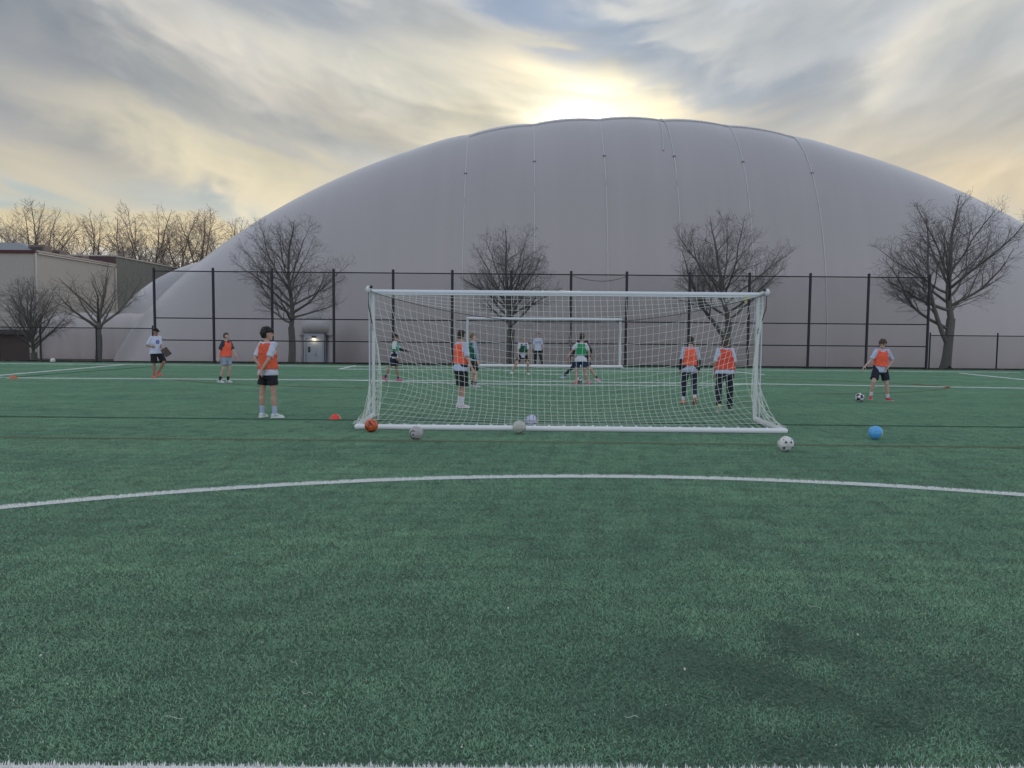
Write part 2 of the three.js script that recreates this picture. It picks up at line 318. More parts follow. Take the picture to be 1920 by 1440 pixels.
// ------------------------------------------------------------------ air dome
{
  const A = 46.84, CX = 11.6, HH = 21.23, PH = 0.745, B = 12.0, PB = 0.475, Y0 = -1.0, D0 = 57;
  const seams = [-3.8, 1.6, 7.05, 12.5, 17.9, 23.4].map((x) => (x - CX) / A);
  const at = (s, t, lift = 0) => {
    const q = Math.max(0, 1 - s * s), e = Math.pow(Math.max(0, Math.sin(t)), 0.9 + 1.236 * Math.pow(Math.abs(s), 2.56));
    const v = V(CX + A * s, Y0 + HH * Math.pow(q, PH) * e * (1 - 0.02 * Math.sin(Math.PI * s)), -(D0 + B) + B * Math.pow(q, PB) * Math.cos(t));
    // the skin swells between the cables, most near the crown
    const f = (s - seams[0]) / (seams[1] - seams[0]), n = f - Math.floor(f);
    if (f > -5 && f < 10) { const k = (0.03 + 0.17 * smooth(0.75, 1.5, t)) * Math.pow(Math.max(0, Math.sin(Math.PI * n)), 0.6) * smooth(-1.6, 0.4, f) * smooth(6.6, 4.6, f); v.y += k * Math.sin(t); v.z += k * Math.cos(t); }
    if (lift) { v.y += lift * Math.sin(t); v.z += lift * Math.cos(t); }
    return v;
  };
  const NS = 360, NT = 110, pos = [], idx = [], uv = [];
  for (let j = 0; j <= NT; j++) for (let i = 0; i <= NS; i++) { const s = Math.sin((i / NS - 0.5) * Math.PI), t = j / NT * Math.PI, p = at(s, t); pos.push(p.x, p.y, p.z); uv.push(p.x / 95, j / NT * 0.6); }
  for (let j = 0; j < NT; j++) for (let i = 0; i < NS; i++) { const a = j * (NS + 1) + i, b = a + NS + 1; idx.push(a, a + 1, b, a + 1, b + 1, b); }
  const stainAndTint = speckle(1024, (u, v) => {
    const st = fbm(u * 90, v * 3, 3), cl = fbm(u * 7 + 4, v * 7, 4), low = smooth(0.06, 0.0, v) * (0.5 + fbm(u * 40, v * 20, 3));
    const n = 0.93 + 0.05 * st * smooth(0.5, 0.1, v) + 0.045 * cl - 0.10 * low, w = smooth(0.22, 0.0, v); return [n * (1 + 0.06 * w), n, n * (1 - 0.03 * w)];  // streaks and base stains, with a warm tint painted in toward the bottom
  });
  const fabric = new THREE.MeshPhysicalMaterial({ clearcoat: 0.7, clearcoatRoughness: 0.28, sheen: 1, sheenColor: new THREE.Color().setRGB(0.85, 0.88, 0.95), sheenRoughness: 0.55, color: new THREE.Color().setRGB(0.42, 0.403, 0.41), map: stainAndTint, roughness: 0.34 });
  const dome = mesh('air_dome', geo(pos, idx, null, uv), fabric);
  tag(dome, 'huge grey air-supported sports dome behind the tall fence', 'dome');
  const seamM = mat(0.60, 0.60, 0.62, 0.5), clampM = mat(0.17, 0.17, 0.19, 0.6);
  for (const s of seams) {
    const st = new Strands(6), pts = []; for (let k = 0; k <= 90; k++) pts.push(at(s, k / 90 * Math.PI * 0.97, 0.025));
    st.add(pts, 0.036);
    const c = mesh('seam_cable', st.build(), seamM, dome), p = at(s, 0.86, 0.06);
    mesh('cable_clamp', rbox(0.22, 0.08, 0.10, p.x, p.y, p.z, 0.03), clampM, c);
  }
  // narrow ridge flap along the crown and the loose flap beside the middle seam
  const flap = new Strands(6), fp = []; for (let k = 0; k <= 60; k++) { const s = seams[0] + (seams[5] - seams[0]) * (k / 60); fp.push(at(s, 1.28, 0.03)); }
  flap.add(fp, 0.07); mesh('ridge_seam', flap.build(), seamM, dome);
  const lp = new Strands(6), lq = []; for (let k = 0; k <= 30; k++) lq.push(at(seams[3] - 0.011 + 0.006 * (k / 30) ** 2 * -1, 1.22 - k / 30 * 0.32, 0.02));
  lp.add(lq, 0.06); mesh('loose_flap', lp.build(), mat(0.50, 0.50, 0.52, 0.5), dome);

  // a smaller inflated hall behind the left end and the low link in front of it
  const lobe = new THREE.SphereGeometry(1, 64, 40, 0, 6.2832, 0, Math.PI / 2);
  lobe.scale(14, 10, 6).translate(-26, -1, -76.5);
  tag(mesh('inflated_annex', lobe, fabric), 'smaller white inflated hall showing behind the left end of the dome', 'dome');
  const lpz = [], li = [], LN = 90, LT = 28;
  for (let j = 0; j <= LT; j++) for (let i = 0; i <= LN; i++) {
    const x = -42.95 + 10.4 * i / LN, t = j / LT * Math.PI, n = (x + 44) / 1.55, sw = 0.10 * Math.abs(Math.sin(n * Math.PI)), endc = 1 - 0.04 * smooth(-42.2, -42.95, x);
    const cs = Math.cos(t), sn = Math.sin(t);
    lpz.push(x, -1 + (4.12 + sw) * Math.pow(sn, 0.42) * endc, -72.3 + (2.1 + sw) * Math.sign(cs) * Math.pow(Math.abs(cs), 0.42) * Math.max(endc, 0.3));
  }
  for (let j = 0; j < LT; j++) for (let i = 0; i < LN; i++) { const a = j * (LN + 1) + i, b = a + LN + 1; li.push(a, a + 1, b, a + 1, b + 1, b); }
  const luv = []; for (let k = 0; k < lpz.length; k += 3) luv.push(lpz[k] / 30, lpz[k + 1] / 9 + 0.1);
  tag(mesh('inflated_link', geo(lpz, li, null, luv), new THREE.MeshStandardMaterial({ color: new THREE.Color().setRGB(0.50, 0.46, 0.45), map: stainAndTint, roughness: 0.5 })), 'long low inflated passage with rounded white top left of the dome', 'passage');
}
// airlock door with fabric hood
{
  const d = thing('airlock_entrance', 'grey dome entrance door under a fabric hood and lit lamp', 'entrance', [-14.15, -1, -55.2]); d.scale.set(0.78, 0.96, 0.85);
  const fr = mat(0.36, 0.39, 0.44, 0.5), fab = mat(0.45, 0.43, 0.43, 0.6), dk = mat(0.05, 0.05, 0.06, 0.6);
  mesh('door_frame', mergeGeometries([box(0.16, 2.62, 1.6, -0.84, 1.31, -0.5), box(0.16, 2.62, 1.6, 0.84, 1.31, -0.5), box(1.52, 0.36, 1.6, 0, 2.44, -0.5)]), fr, d);
  const leaf = mesh('door', mergeGeometries([box(1.0, 2.24, 0.06, -0.24, 1.12, 0.16)]), mat(0.40, 0.44, 0.49, 0.45), d);
  mesh('side_panel', box(0.48, 2.24, 0.06, 0.51, 1.12, 0.15), mat(0.44, 0.47, 0.52, 0.45), d);
  mesh('window', box(0.22, 0.44, 0.03, -0.45, 1.42, 0.19), mat(0.05, 0.07, 0.07, 0.1), leaf);
  mesh('window_sill', box(0.26, 0.04, 0.05, -0.45, 1.17, 0.2), mat(0.8, 0.78, 0.7, 0.5), leaf);
  mesh('handle', box(0.04, 0.16, 0.06, 0.16, 1.05, 0.22), dk, leaf);
  mesh('lamp_housing', rbox(0.34, 0.15, 0.22, 0.02, 2.36, 0.38, 0.03), dk, d);
  mesh('lamp', rbox(0.24, 0.03, 0.14, 0.02, 2.268, 0.38, 0.01), new THREE.MeshStandardMaterial({ color: 0x222222, emissive: new THREE.Color().setRGB(1, 0.82, 0.6), emissiveIntensity: 2 }), d);
  const spot = new THREE.PointLight(new THREE.Color().setRGB(1, 0.8, 0.55), 0.3); spot.name = 'door_lamp_light'; spot.position.set(0.02, 2.18, 0.4); spot.castShadow = true; spot.shadow.radius = 3; d.add(spot);
  // hood: a fat roll of fabric over the frame, arch behind it, drapes down both sides
  const roll = new THREE.CapsuleGeometry(0.62, 1.25, 10, 28).rotateZ(Math.PI / 2).scale(1, 0.85, 0.95); mesh('hood', roll.translate(0.1, 3.12, -0.05), fab, d);
  const ring = new THREE.TorusGeometry(0.34, 0.03, 8, 28).rotateY(Math.PI / 2 - 0.5).translate(1.05, 3.08, 0.22); mesh('hood_ring', ring, fr, d);
  const arch = new THREE.TorusGeometry(1.25, 0.42, 14, 32, Math.PI).scale(1, 1.12, 1.5).translate(0.05, 2.5, -0.6); mesh('hood_arch', arch, fab, d);
  for (const s of [-1, 1]) { const dr = new THREE.CylinderGeometry(0.3, 0.46, 2.7, 16, 4).scale(1, 1, 1.2).translate(s * 1.3, 1.3, -0.75); mesh('drape', dr, fab, d); }
  mesh('strut', rod(V(1.0, 0, 0.3), V(0.93, 2.2, 0.1), 0.03), dk, d); mesh('strut', rod(V(-1.05, 0, 0.3), V(-0.95, 2.2, 0.1), 0.025), dk, d);
  mesh('meter_box', rbox(0.3, 0.4, 0.2, -1.75, 0.9, 0.3, 0.02), mat(0.5, 0.5, 0.5, 0.5), d);
}

// ------------------------------------------------------------------ buildings at the left
{
  const panel = speckle(256, (u, v) => { const n = 0.93 + 0.05 * fbm(u * 20, v * 20, 4) + 0.03 * Math.sin(u * 6.283 * 24); return [n]; });
  const m1 = new THREE.MeshStandardMaterial({ color: new THREE.Color().setRGB(0.47, 0.44, 0.40), map: panel, roughness: 0.8 });
  const b = thing('metal_hall', 'beige metal-clad hall with dark red roof trim at far left', 'building', [-43.05, -1, -70]);
  const shell = (w, h, d) => mergeGeometries([box(w, h, 0.3, -w / 2, h / 2, -0.15), box(0.3, h, d - 0.3, -0.15, h / 2, -d / 2 - 0.15), box(w - 0.3, h, 0.3, -w / 2 - 0.3, h / 2, -d + 0.15)]);
  mesh('wall', shell(40, 9.6, 13.9), m1, b);
  for (let k = 0; k < 3; k++) { mesh('wall_panel', box(4.45, 9.1, 0.02, -2.35 - k * 4.47, 4.6, 0.012), m1, b); mesh('wall_panel', box(0.02, 9.1, 4.45, 0.012, 4.6, -2.4 - k * 4.47), m1, b); }
  mesh('roof', box(39.4, 0.2, 13.4, -20.1, 9.5, -7), mat(0.3, 0.3, 0.3), b);
  const red = mat(0.09, 0.018, 0.022, 0.6), pale = mat(0.56, 0.53, 0.49, 0.6);
  mesh('roof_trim', box(40.1, 0.26, 0.14, -20, 9.62, 0.1), red, b); mesh('side_trim', box(0.14, 0.16, 13.9, 0.1, 9.68, -6.98), mat(0.40, 0.34, 0.31, 0.6), b);
  mesh('edge_trim', mergeGeometries([box(0.10, 9.5, 0.10, 0.08, 4.75, 0.08), box(0.14, 9.3, 0.14, 0.1, 4.7, -13.85), box(0.1, 0.1, 13.6, 0.1, 9.5, -7)]), pale, b);
  mesh('skylight', new THREE.CylinderGeometry(1.2, 3.4, 1.1, 4, 1).rotateY(Math.PI / 4).scale(1.6, 1, 1).translate(-4.2, 10.1, -3), mat(0.22, 0.24, 0.26, 0.5), b);
  for (const [x, z, w, h] of [[-0.9, -2.2, 1.5, 0.8], [-1.1, -5.5, 0.9, 0.7], [-1.0, -8.8, 1.4, 0.5]]) { const u = mesh('roof_unit', rbox(w, h, 1.2, x, 9.6 + h / 2, z, 0.04), mat(0.17, 0.13, 0.12, 0.7), b); mesh('grille', box(w * 0.7, h * 0.5, 0.04, x, 9.6 + h / 2, z + 0.61), mat(0.06, 0.06, 0.06), u); }
  const conc = speckle(512, (u, v) => { const n = 0.72 + 0.22 * fbm(u * 26, v * 5, 4) + 0.14 * fbm(u * 60 + 3, v * 12, 3); return [n, n, n * 0.97]; });
  const c = thing('concrete_hall', 'taller weathered grey concrete hall behind the beige metal hall', 'building', [-43.3, -1, -84.3]);
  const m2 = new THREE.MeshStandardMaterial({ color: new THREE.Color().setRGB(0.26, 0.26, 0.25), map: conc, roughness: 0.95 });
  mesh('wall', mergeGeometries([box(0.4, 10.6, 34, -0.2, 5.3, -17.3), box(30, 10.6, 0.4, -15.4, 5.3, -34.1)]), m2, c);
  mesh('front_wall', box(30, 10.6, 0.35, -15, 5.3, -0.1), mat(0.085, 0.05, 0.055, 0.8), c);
  mesh('roof', box(29.6, 0.2, 33.4, -15.2, 10.4, -17.2), mat(0.22, 0.22, 0.22), c);
  mesh('coping', mergeGeometries([box(0.6, 0.14, 34.3, -0.2, 10.68, -17.2), box(30.2, 0.14, 0.5, -15.6, 10.68, -0.1)]), mat(0.45, 0.43, 0.40, 0.8), c);
  for (let k = 0; k < 9; k++) mesh('wall_panel', box(0.04, 10.2, 3.56, 0.02, 5.2, -2.1 - k * 3.6), m2, c);
  // dark shed beyond the low fence
  const s = thing('dark_shed', 'low dark brown shed behind the low fence at far left', 'shed', [-33.2, -1, -50]);
  mesh('wall', box(10, 2.3, 3, -5, 1.15, -1.5), mat(0.10, 0.075, 0.07, 0.9), s);
  mesh('roof', box(10.6, 0.28, 3.8, -5, 2.46, -1.5), mat(0.06, 0.055, 0.065, 0.8), s);
  for (let k = 0; k < 8; k++) mesh('plank', box(1.1, 0.9, 0.05, -0.75 - k * 1.16, 0.95, 0.5), mat(0.12, 0.08, 0.065, 0.9), s);
  for (const x of [-0.1, -4, -8]) mesh('post', box(0.14, 2.3, 0.14, x, 1.15, 0.3), mat(0.05, 0.045, 0.045), s);
}

// ------------------------------------------------------------------ fences
const fenceM = mat(0.012, 0.013, 0.022, 0.45), wireM = mat(0.02, 0.022, 0.03, 0.5);
function chainLink(w, h, step, r) {   // crossing diagonal wires filling a bay, origin at its lower left corner
  const st = new Strands(3);
  for (let c = -h; c < w; c += step) { const x0 = Math.max(0, c), x1 = Math.min(w, c + h); if (x1 - x0 < 0.02) continue; st.add([V(x0, x0 - c, 0.004), V(x1, x1 - c, 0.004)], r); st.add([V(w - x0, x0 - c, -0.004), V(w - x1, x1 - c, -0.004)], r); }
  return st.build();
}
function fence(name, label, xs, z, h, rails, pr, rr) {
  const f = thing(name, label, 'fence', [0, 0, z]);
  const cache = {};
  xs.forEach((x, i) => {
    const p = mesh('post', new THREE.CylinderGeometry(pr, pr, h + 0.1, 14).translate(x, (h + 0.1) / 2, 0), fenceM, f);
    mesh('post_cap', new THREE.SphereGeometry(pr * 1.15, 12, 6, 0, 6.2832, 0, 1.5708).translate(x, h + 0.095, 0), fenceM, p);
    if (!i) return;
    const x0 = xs[i - 1];
    for (const y of rails) mesh('rail', rod(V(x0, y, 0.0), V(x, y, 0.0), rr, rr, 8, false), fenceM, f);
    const w = +(x - x0).toFixed(2), g = cache[w] ??= chainLink(w, h - 0.04, 0.08, 0.0034);
    const cl = stuff(mesh('chain_link', g, wireM, f)); cl.position.set(x0, 0.03, 0.045);
  });
  return f;
}
const tallX = [-17.9, -14.95, -12.02, -8.94, -5.97, -3.02, -0.08, 2.9, 5.68, 8.82, 11.8, 14.83, 17.74, 20.78];
{
  const f = fence('tall_fence', 'tall black chain-link ball-stop fence across the back of the field', tallX, -FENCE, 4.62, [0.1, 1.17, 2.27, 4.6], 0.066, 0.028);
  const st = new Strands(4), pts = []; for (let k = 0; k <= 14; k++) { const t = k / 14; pts.push(V(2.9 + 2.78 * t, 4.55 - 0.28 * 4 * t * (1 - t) * (0.8 + 0.3 * t), 0.06)); }
  st.add(pts, 0.012); mesh('loose_wire', st.build(), wireM, f);
}
fence('low_fence', 'low black chain-link fence running left from the tall fence', [-29.2, -26.45, -23.65, -20.85, -18.02], -FENCE, 1.76, [0.08, 1.74], 0.036, 0.024);
fence('low_fence', 'low black chain-link fence running right from the tall fence', [20.92, 24.3, 27.4, 30.5], -FENCE, 1.75, [0.08, 1.73], 0.036, 0.024);

// ------------------------------------------------------------------ trees
const bark = (() => { const t = speckle(256, (u, v) => { const n = 0.75 + 0.3 * fbm(u * 14, v * 4, 4); return [n, n * 0.98, n * 0.95]; }); return { tex: t }; })();
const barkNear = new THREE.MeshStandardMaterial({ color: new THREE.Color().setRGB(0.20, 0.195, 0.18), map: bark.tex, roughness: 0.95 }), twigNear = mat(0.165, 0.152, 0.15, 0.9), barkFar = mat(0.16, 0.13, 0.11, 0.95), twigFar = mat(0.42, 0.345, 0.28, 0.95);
function makeTree(name, label, o, group) {
  const r = rng(o.seed), t = thing(name, label, 'tree', [o.x, o.y, o.z], group);
  const R = o.r, fork = o.fork, top = o.h, rad = o.rad, far = o.far, RM = o.minR ?? 0.0055;
  // trunk with a flared, slightly lumpy foot
  const tp = [], tr = [], n = 8;
  for (let k = 0; k <= n; k++) { const q = k / n; tp.push(V((o.lean ?? 0) * q * fork + 0.03 * Math.sin(q * 4 + o.seed), q * fork, 0.02 * Math.cos(q * 5))); tr.push(R * (1.0 - 0.12 * q + 0.55 * Math.exp(-q * fork / 0.22) + (o.swell ?? 0) * Math.exp(-((q - 0.95) ** 2) / 0.02))); }
  const ts = new Strands(far ? 7 : 16); ts.add(tp, tr); const tg = ts.build();
  const p = tg.attributes.position, uv = new Float32Array(p.count * 2);
  for (let i = 0; i < p.count; i++) { const k = i % (far ? 7 : 16); uv[i * 2] = k / 16 * 2; uv[i * 2 + 1] = p.getY(i) * 0.8; if (!far) { const a = 1 + 0.10 * Math.sin(k * 2.4 + p.getY(i) * 1.3) * Math.exp(-p.getY(i)); p.setX(i, p.getX(i) * a); p.setZ(i, p.getZ(i) * a); } }
  tg.setAttribute('uv', new THREE.BufferAttribute(uv, 2));
  const trunk = mesh('trunk', tg, far ? barkFar : barkNear, t);
  if (o.hollow) mesh('hollow', new THREE.SphereGeometry(1, 14, 10).scale(0.09, 0.17, 0.05).translate(0.05, 0.2, R * 1.32), mat(0.012, 0.012, 0.012, 1), trunk);
  const limbs = new Strands(far ? 4 : 6), twigs = new Strands(3);
  const cy = o.cyq ? fork + (top - fork) * o.cyq : o.cy ?? (fork + (top - fork) * 0.42), up = V(0, 1, 0);
  const room = (q, d) => {   // distance to the edge of the crown's egg-shaped volume
    let lo = 0, hi = top * 1.3;
    for (let i = 0; i < 12; i++) { const m = (lo + hi) / 2, x = q.x + d.x * m, y = q.y + d.y * m, z = q.z + d.z * m, vy = y > cy ? (y - cy) / (top - cy) : (cy - y) / (cy - fork * (o.low ?? 0.8)), w = rad * (y > cy ? 1 : 0.96); const e = ((x - (o.shift ?? 0)) / w) ** 2 + (z / w) ** 2 + vy * vy; if (e < 1) lo = m; else hi = m; }
    return lo;
  };
  const perp = (d) => { const a = V(r() - 0.5, r() - 0.5, r() - 0.5); return a.addScaledVector(d, -a.dot(d)).normalize(); };
  function grow(q, d, len, ra, depth, pull) {
    const steps = depth === 0 ? 9 : depth === 1 ? 6 : depth === 2 ? 4 : 3, pts = [q.clone()], rs = [ra], dir = d.clone(), here = q.clone(), wig = depth === 0 ? 0.17 : depth === 1 ? 0.2 : 0.26;
    for (let k = 1; k <= steps; k++) {
      dir.addScaledVector(perp(dir), wig * (r() + 0.2)).addScaledVector(up, pull / steps).normalize();
      here.addScaledVector(dir, len / steps); pts.push(here.clone());
      rs.push(Math.max(RM * (depth >= 2 ? 0.8 : 1), ra * Math.pow(1 - k / (steps + (depth < 2 ? 0.5 : 0.9)), 0.85)));
    }
    (depth <= 1 ? limbs : twigs).add(pts, rs);
    if (depth >= o.depth) return pts;
    const gap = depth === 0 ? (o.gap0 ?? 0.29) : depth === 1 ? (o.gap1 ?? 0.22) : (o.gap2 ?? 0.18), first = depth === 0 ? Math.max(0.24, 0.6 / len) : 0.18;
    for (let s = first * len; s < len * 0.98; s += gap * (0.6 + r() * 0.8)) {
      const f = s / len * steps, k = Math.min(steps - 1, Math.floor(f)), b = pts[k].clone().lerp(pts[k + 1], f - k), along = pts[k + 1].clone().sub(pts[k]).normalize();
      const side = perp(along); if (depth === 0) side.y = Math.abs(side.y) * 0.6 - 0.1;
      const a = (34 + r() * 24) * D2R, nd = along.multiplyScalar(Math.cos(a)).addScaledVector(side, Math.sin(a)).normalize();
      if (b.y < fork * 0.8 && depth > 0) continue;
      const want = depth === 0 ? (len - s) * (0.42 + r() * 0.3) + 0.35 : depth === 1 ? 0.35 + (len - s) * (0.35 + r() * 0.3) : 0.15 + r() * 0.3;
      const L = Math.min(want, room(b, nd) * (0.9 + r() * 0.16) + 0.12, depth === 0 ? 3.2 : depth === 1 ? 1.5 : 0.6) * (o.reach ?? 1);
      if (L < 0.12) continue;
      const rb = rs[k] * (depth === 0 ? 0.42 : 0.5);
      grow(b, nd, L, Math.max(RM, Math.min(rb, (far ? 0.02 : 0.007) + L * 0.012)), depth + 1, depth === 0 ? 0.22 : 0.1);
    }
    return pts;
  }
  const head = tp[n], lead = V((r() - 0.5) * 0.2, 1, (r() - 0.5) * 0.2).normalize();
  const axis = grow(head.clone().addScaledVector(lead, -0.05), lead, room(head, lead) * 0.97, R * (o.lead ?? 0.7), 0, 0.3);
  for (const [y, dx, dy, dz, ra, pull, scale, f] of o.limbs) {
    const fk = (f ?? 0) * (axis.length - 1), fi = Math.floor(fk), q = y >= fork ? (f ? axis[fi].clone().lerp(axis[fi + 1], fk - fi) : head.clone()) : tp[0].clone().lerp(head, y / fork), d = V(dx, dy, dz).normalize();
    grow(q.addScaledVector(d, -0.04), d, room(q, d) * (scale ?? 1) * (0.95 + r() * 0.08), ra * R, 0, pull);
  }
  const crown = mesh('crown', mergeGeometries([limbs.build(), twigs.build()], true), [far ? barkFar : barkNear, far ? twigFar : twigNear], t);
  return t;
}
function spread(seed, n, steep, flat, ra) {   // limbs fanned round the fork: inner ones steep, outer ones low
  const r = rng(seed), out = [];
  for (let k = 0; k < n; k++) { const a = k * 2.399 + r() * 0.5, q = Math.sqrt((k + 0.4) / n), el = (steep + (flat - steep) * q + (r() - 0.5) * 8) * D2R; out.push([99, Math.cos(a) * Math.cos(el), Math.sin(el), Math.sin(a) * Math.cos(el), ra * (0.7 + 0.35 * q) * (0.85 + 0.3 * r()), 0.5 * q + 0.08, 1, 0.02 + 0.42 * Math.pow(1 - q, 0.8)]); }
  return out;
}
const NEAR_TREES = 'bare trees in a row between the fence and the dome';
makeTree('bare_tree', 'low bushy bare tree with many stems from near the ground, leftmost behind the low fence', { seed: 11, x: -25.5, y: -0.35, z: -41, r: 0.17, fork: 0.75, h: 4.8, rad: 2.15, depth: 3, low: 0.4, gap0: 0.3, gap1: 0.24, lead: 0.5, limbs: spread(3, 17, 80, 34, 0.34) }, NEAR_TREES);
makeTree('bare_tree', 'small open bare tree in front of the beige hall, right of the bushy one', { seed: 23, x: -22.0, y: -0.35, z: -41, r: 0.165, fork: 1.75, h: 5.5, rad: 2.85, depth: 3, shift: 0.35, low: 0.75, gap0: 0.46, gap1: 0.36, gap2: 0.3, limbs: spread(9, 8, 66, 26, 0.5) }, NEAR_TREES);
makeTree('bare_tree', 'bare tree beside the dome entrance door with rounded crown', { seed: 31, x: -12.45, y: -0.45, z: -43.5, r: 0.2, fork: 2.35, h: 8.8, rad: 3.7, cyq: 0.5, depth: 3, low: 0.62, limbs: spread(17, 13, 72, 16, 0.36) }, NEAR_TREES);
makeTree('bare_tree', 'dense bare tree with many upright limbs behind the far goal', { seed: 47, x: -0.1, y: -0.45, z: -43.5, r: 0.24, fork: 2.3, h: 8.3, rad: 3.0, cyq: 0.5, depth: 3, low: 0.72, limbs: spread(29, 14, 76, 26, 0.34) }, NEAR_TREES);
makeTree('bare_tree', 'wide bare tree with crooked low fork behind the right post of the near goal', { seed: 53, x: 12.15, y: -0.45, z: -43.5, r: 0.21, fork: 2.75, h: 9.2, rad: 4.15, cyq: 0.5, depth: 3, low: 0.7, limbs: [[1.75, -0.62, 0.75, 0.1, 0.6, 0.5], ...spread(37, 11, 72, 18, 0.36)] }, NEAR_TREES);
makeTree('bare_tree', 'largest bare tree with thick hollow trunk, rightmost behind the low fence', { seed: 68, x: 23.35, y: -0.25, z: -41.5, r: 0.24, fork: 2.9, h: 9.8, rad: 4.5, cyq: 0.48, depth: 3, low: 0.62, hollow: true, swell: 0.05, lean: 0.06, limbs: [[1.45, -0.6, 0.8, 0.15, 0.55, 0.75], [2.3, -0.8, 0.55, -0.2, 0.42, 0.4], ...spread(43, 11, 72, 14, 0.34)] }, NEAR_TREES);
{
  const spots = [[-72, 105, 18.6, 5.0, 'tall bare tree rising behind the left part of the metal hall roof'], [-62.4, 100, 18.2, 5.4, 'tall bare tree with wide crown above the hall skylight'], [-67, 112, 18.8, 5.0, 'tall bare tree set back between two others above the metal hall'], [-56.2, 104, 16.8, 4.6, 'tall thin bare tree above the brown roof units'], [-54.5, 111, 18.0, 4.8, 'tall pale bare tree above the dark front of the concrete hall'],
    [-47.8, 100, 17.6, 5.2, 'tall broad bare tree above the concrete hall'], [-46.0, 107, 17.9, 4.6, 'tall slim bare tree behind the broad one above the concrete hall'], [-40.8, 101, 17.2, 4.4, 'tall bare tree just left of the dome edge'], [-40.6, 112, 17.6, 5.0, 'tall bare tree partly hidden by the left slope of the dome'], [66, 95, 17.8, 5.2, 'bare treetop peeping over the right slope of the dome']];
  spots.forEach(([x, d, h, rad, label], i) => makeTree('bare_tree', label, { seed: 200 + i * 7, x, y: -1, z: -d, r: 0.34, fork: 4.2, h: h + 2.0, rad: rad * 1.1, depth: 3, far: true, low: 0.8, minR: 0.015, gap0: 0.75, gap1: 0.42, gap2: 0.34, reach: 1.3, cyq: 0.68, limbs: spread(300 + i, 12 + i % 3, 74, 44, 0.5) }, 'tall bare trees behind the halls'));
}

// ------------------------------------------------------------------ goals
const white = mat(0.70, 0.74, 0.78, 0.3), whiteTube = mat(0.80, 0.82, 0.84, 0.25), netM = mat(0.70, 0.75, 0.68, 0.8), cordM = mat(0.05, 0.055, 0.06, 0.8), steel = mat(0.35, 0.37, 0.4, 0.4);
function goalNet(half, top, arm, cordSag, depth, cell, r, sideIn) {   // origin: middle of the goal line; -z is towards the open side, +z towards the back bar
  const st = new Strands(4), nu = Math.round(2 * half / cell), nv1 = 5, nv2 = 21, n3 = V(0, 0, 0);
  const cord = (u) => { const k = 1 - (2 * u - 1) ** 2; return V((2 * u - 1) * (half - 0.08), top - 0.03 - cordSag * k, arm - 0.05 * k); };
  const jit = (a, b) => 0.016 * noise2(a * 1.7 + 3, b * 1.7 + 9);
  const P = (u, v) => {   // v 0..1 roof from the crossbar to the cord, 1..2 back from the cord to the ground bar
    const c = cord(u);
    if (v <= 1) { const a = V((2 * u - 1) * half, top - 0.02, 0.03), e = a.lerp(c, v); e.y -= 0.06 * v * (1 - v); return e; }
    const t = v - 1, b = V((2 * u - 1) * (half - 0.10), 0.09, depth - 0.03), pull = 1 - 0.15 * Math.sin(Math.PI * Math.pow(t, 1.35)) * Math.pow(Math.abs(2 * u - 1), 1.6) * (1 - smooth(0.92, 1, Math.abs(2 * u - 1)) * 0.6);
    const k = V(c.x, 0.18 + 0.75 * (2 * u - 1) ** 2, arm + (depth - arm) * 0.12);
    const e = V((1 - t) ** 2 * c.x + 2 * t * (1 - t) * k.x + t * t * b.x, (1 - t) ** 2 * c.y + 2 * t * (1 - t) * k.y + t * t * b.y, (1 - t) ** 2 * c.z + 2 * t * (1 - t) * k.z + t * t * b.z);
    e.x *= pull; e.x += jit(u * nu, v * 12); e.y += jit(u * nu + 40, v * 12) * Math.sin(Math.PI * t); e.z += jit(u * nu + 80, v * 12);
    return e;
  };
  for (let i = 0; i <= nu; i++) { const pts = []; for (let j = 0; j <= nv1 + nv2; j++) pts.push(P(i / nu, j <= nv1 ? j / nv1 : 1 + (j - nv1) / nv2)); st.add(pts, r); }
  for (let j = 1; j < nv1 + nv2; j++) { const pts = []; for (let i = 0; i <= nu; i++) pts.push(P(i / nu, j <= nv1 ? j / nv1 : 1 + (j - nv1) / nv2)); st.add(pts, r); }
  // sides: from post to the falling edge of the back
  for (const s of [0, 1]) {
    const Q = (v, w) => { const e = P(s, 1 + v), f = V((2 * s - 1) * half, e.y, 0.05); const g = f.lerp(e, w); g.x += (2 * s - 1) * 0.05 * Math.sin(Math.PI * w) * (1 - v) - (2 * s - 1) * sideIn * Math.sin(Math.PI * w) * v; return g; };
    for (let j = 0; j <= nv2; j++) { const pts = [], m = Math.max(2, Math.round(4 + 9 * j / nv2)); for (let k = 0; k <= m; k++) pts.push(Q(j / nv2, k / m)); st.add(pts, r); }
    for (let k = 1; k < 9; k++) { const pts = []; for (let j = Math.round(nv2 * 0.02 * k); j <= nv2; j++) pts.push(Q(j / nv2, k / 9)); st.add(pts, r); }
  }
  const cp = []; for (let i = 0; i <= 40; i++) cp.push(cord(i / 40));
  return { net: st.build(), cord: cp };
}
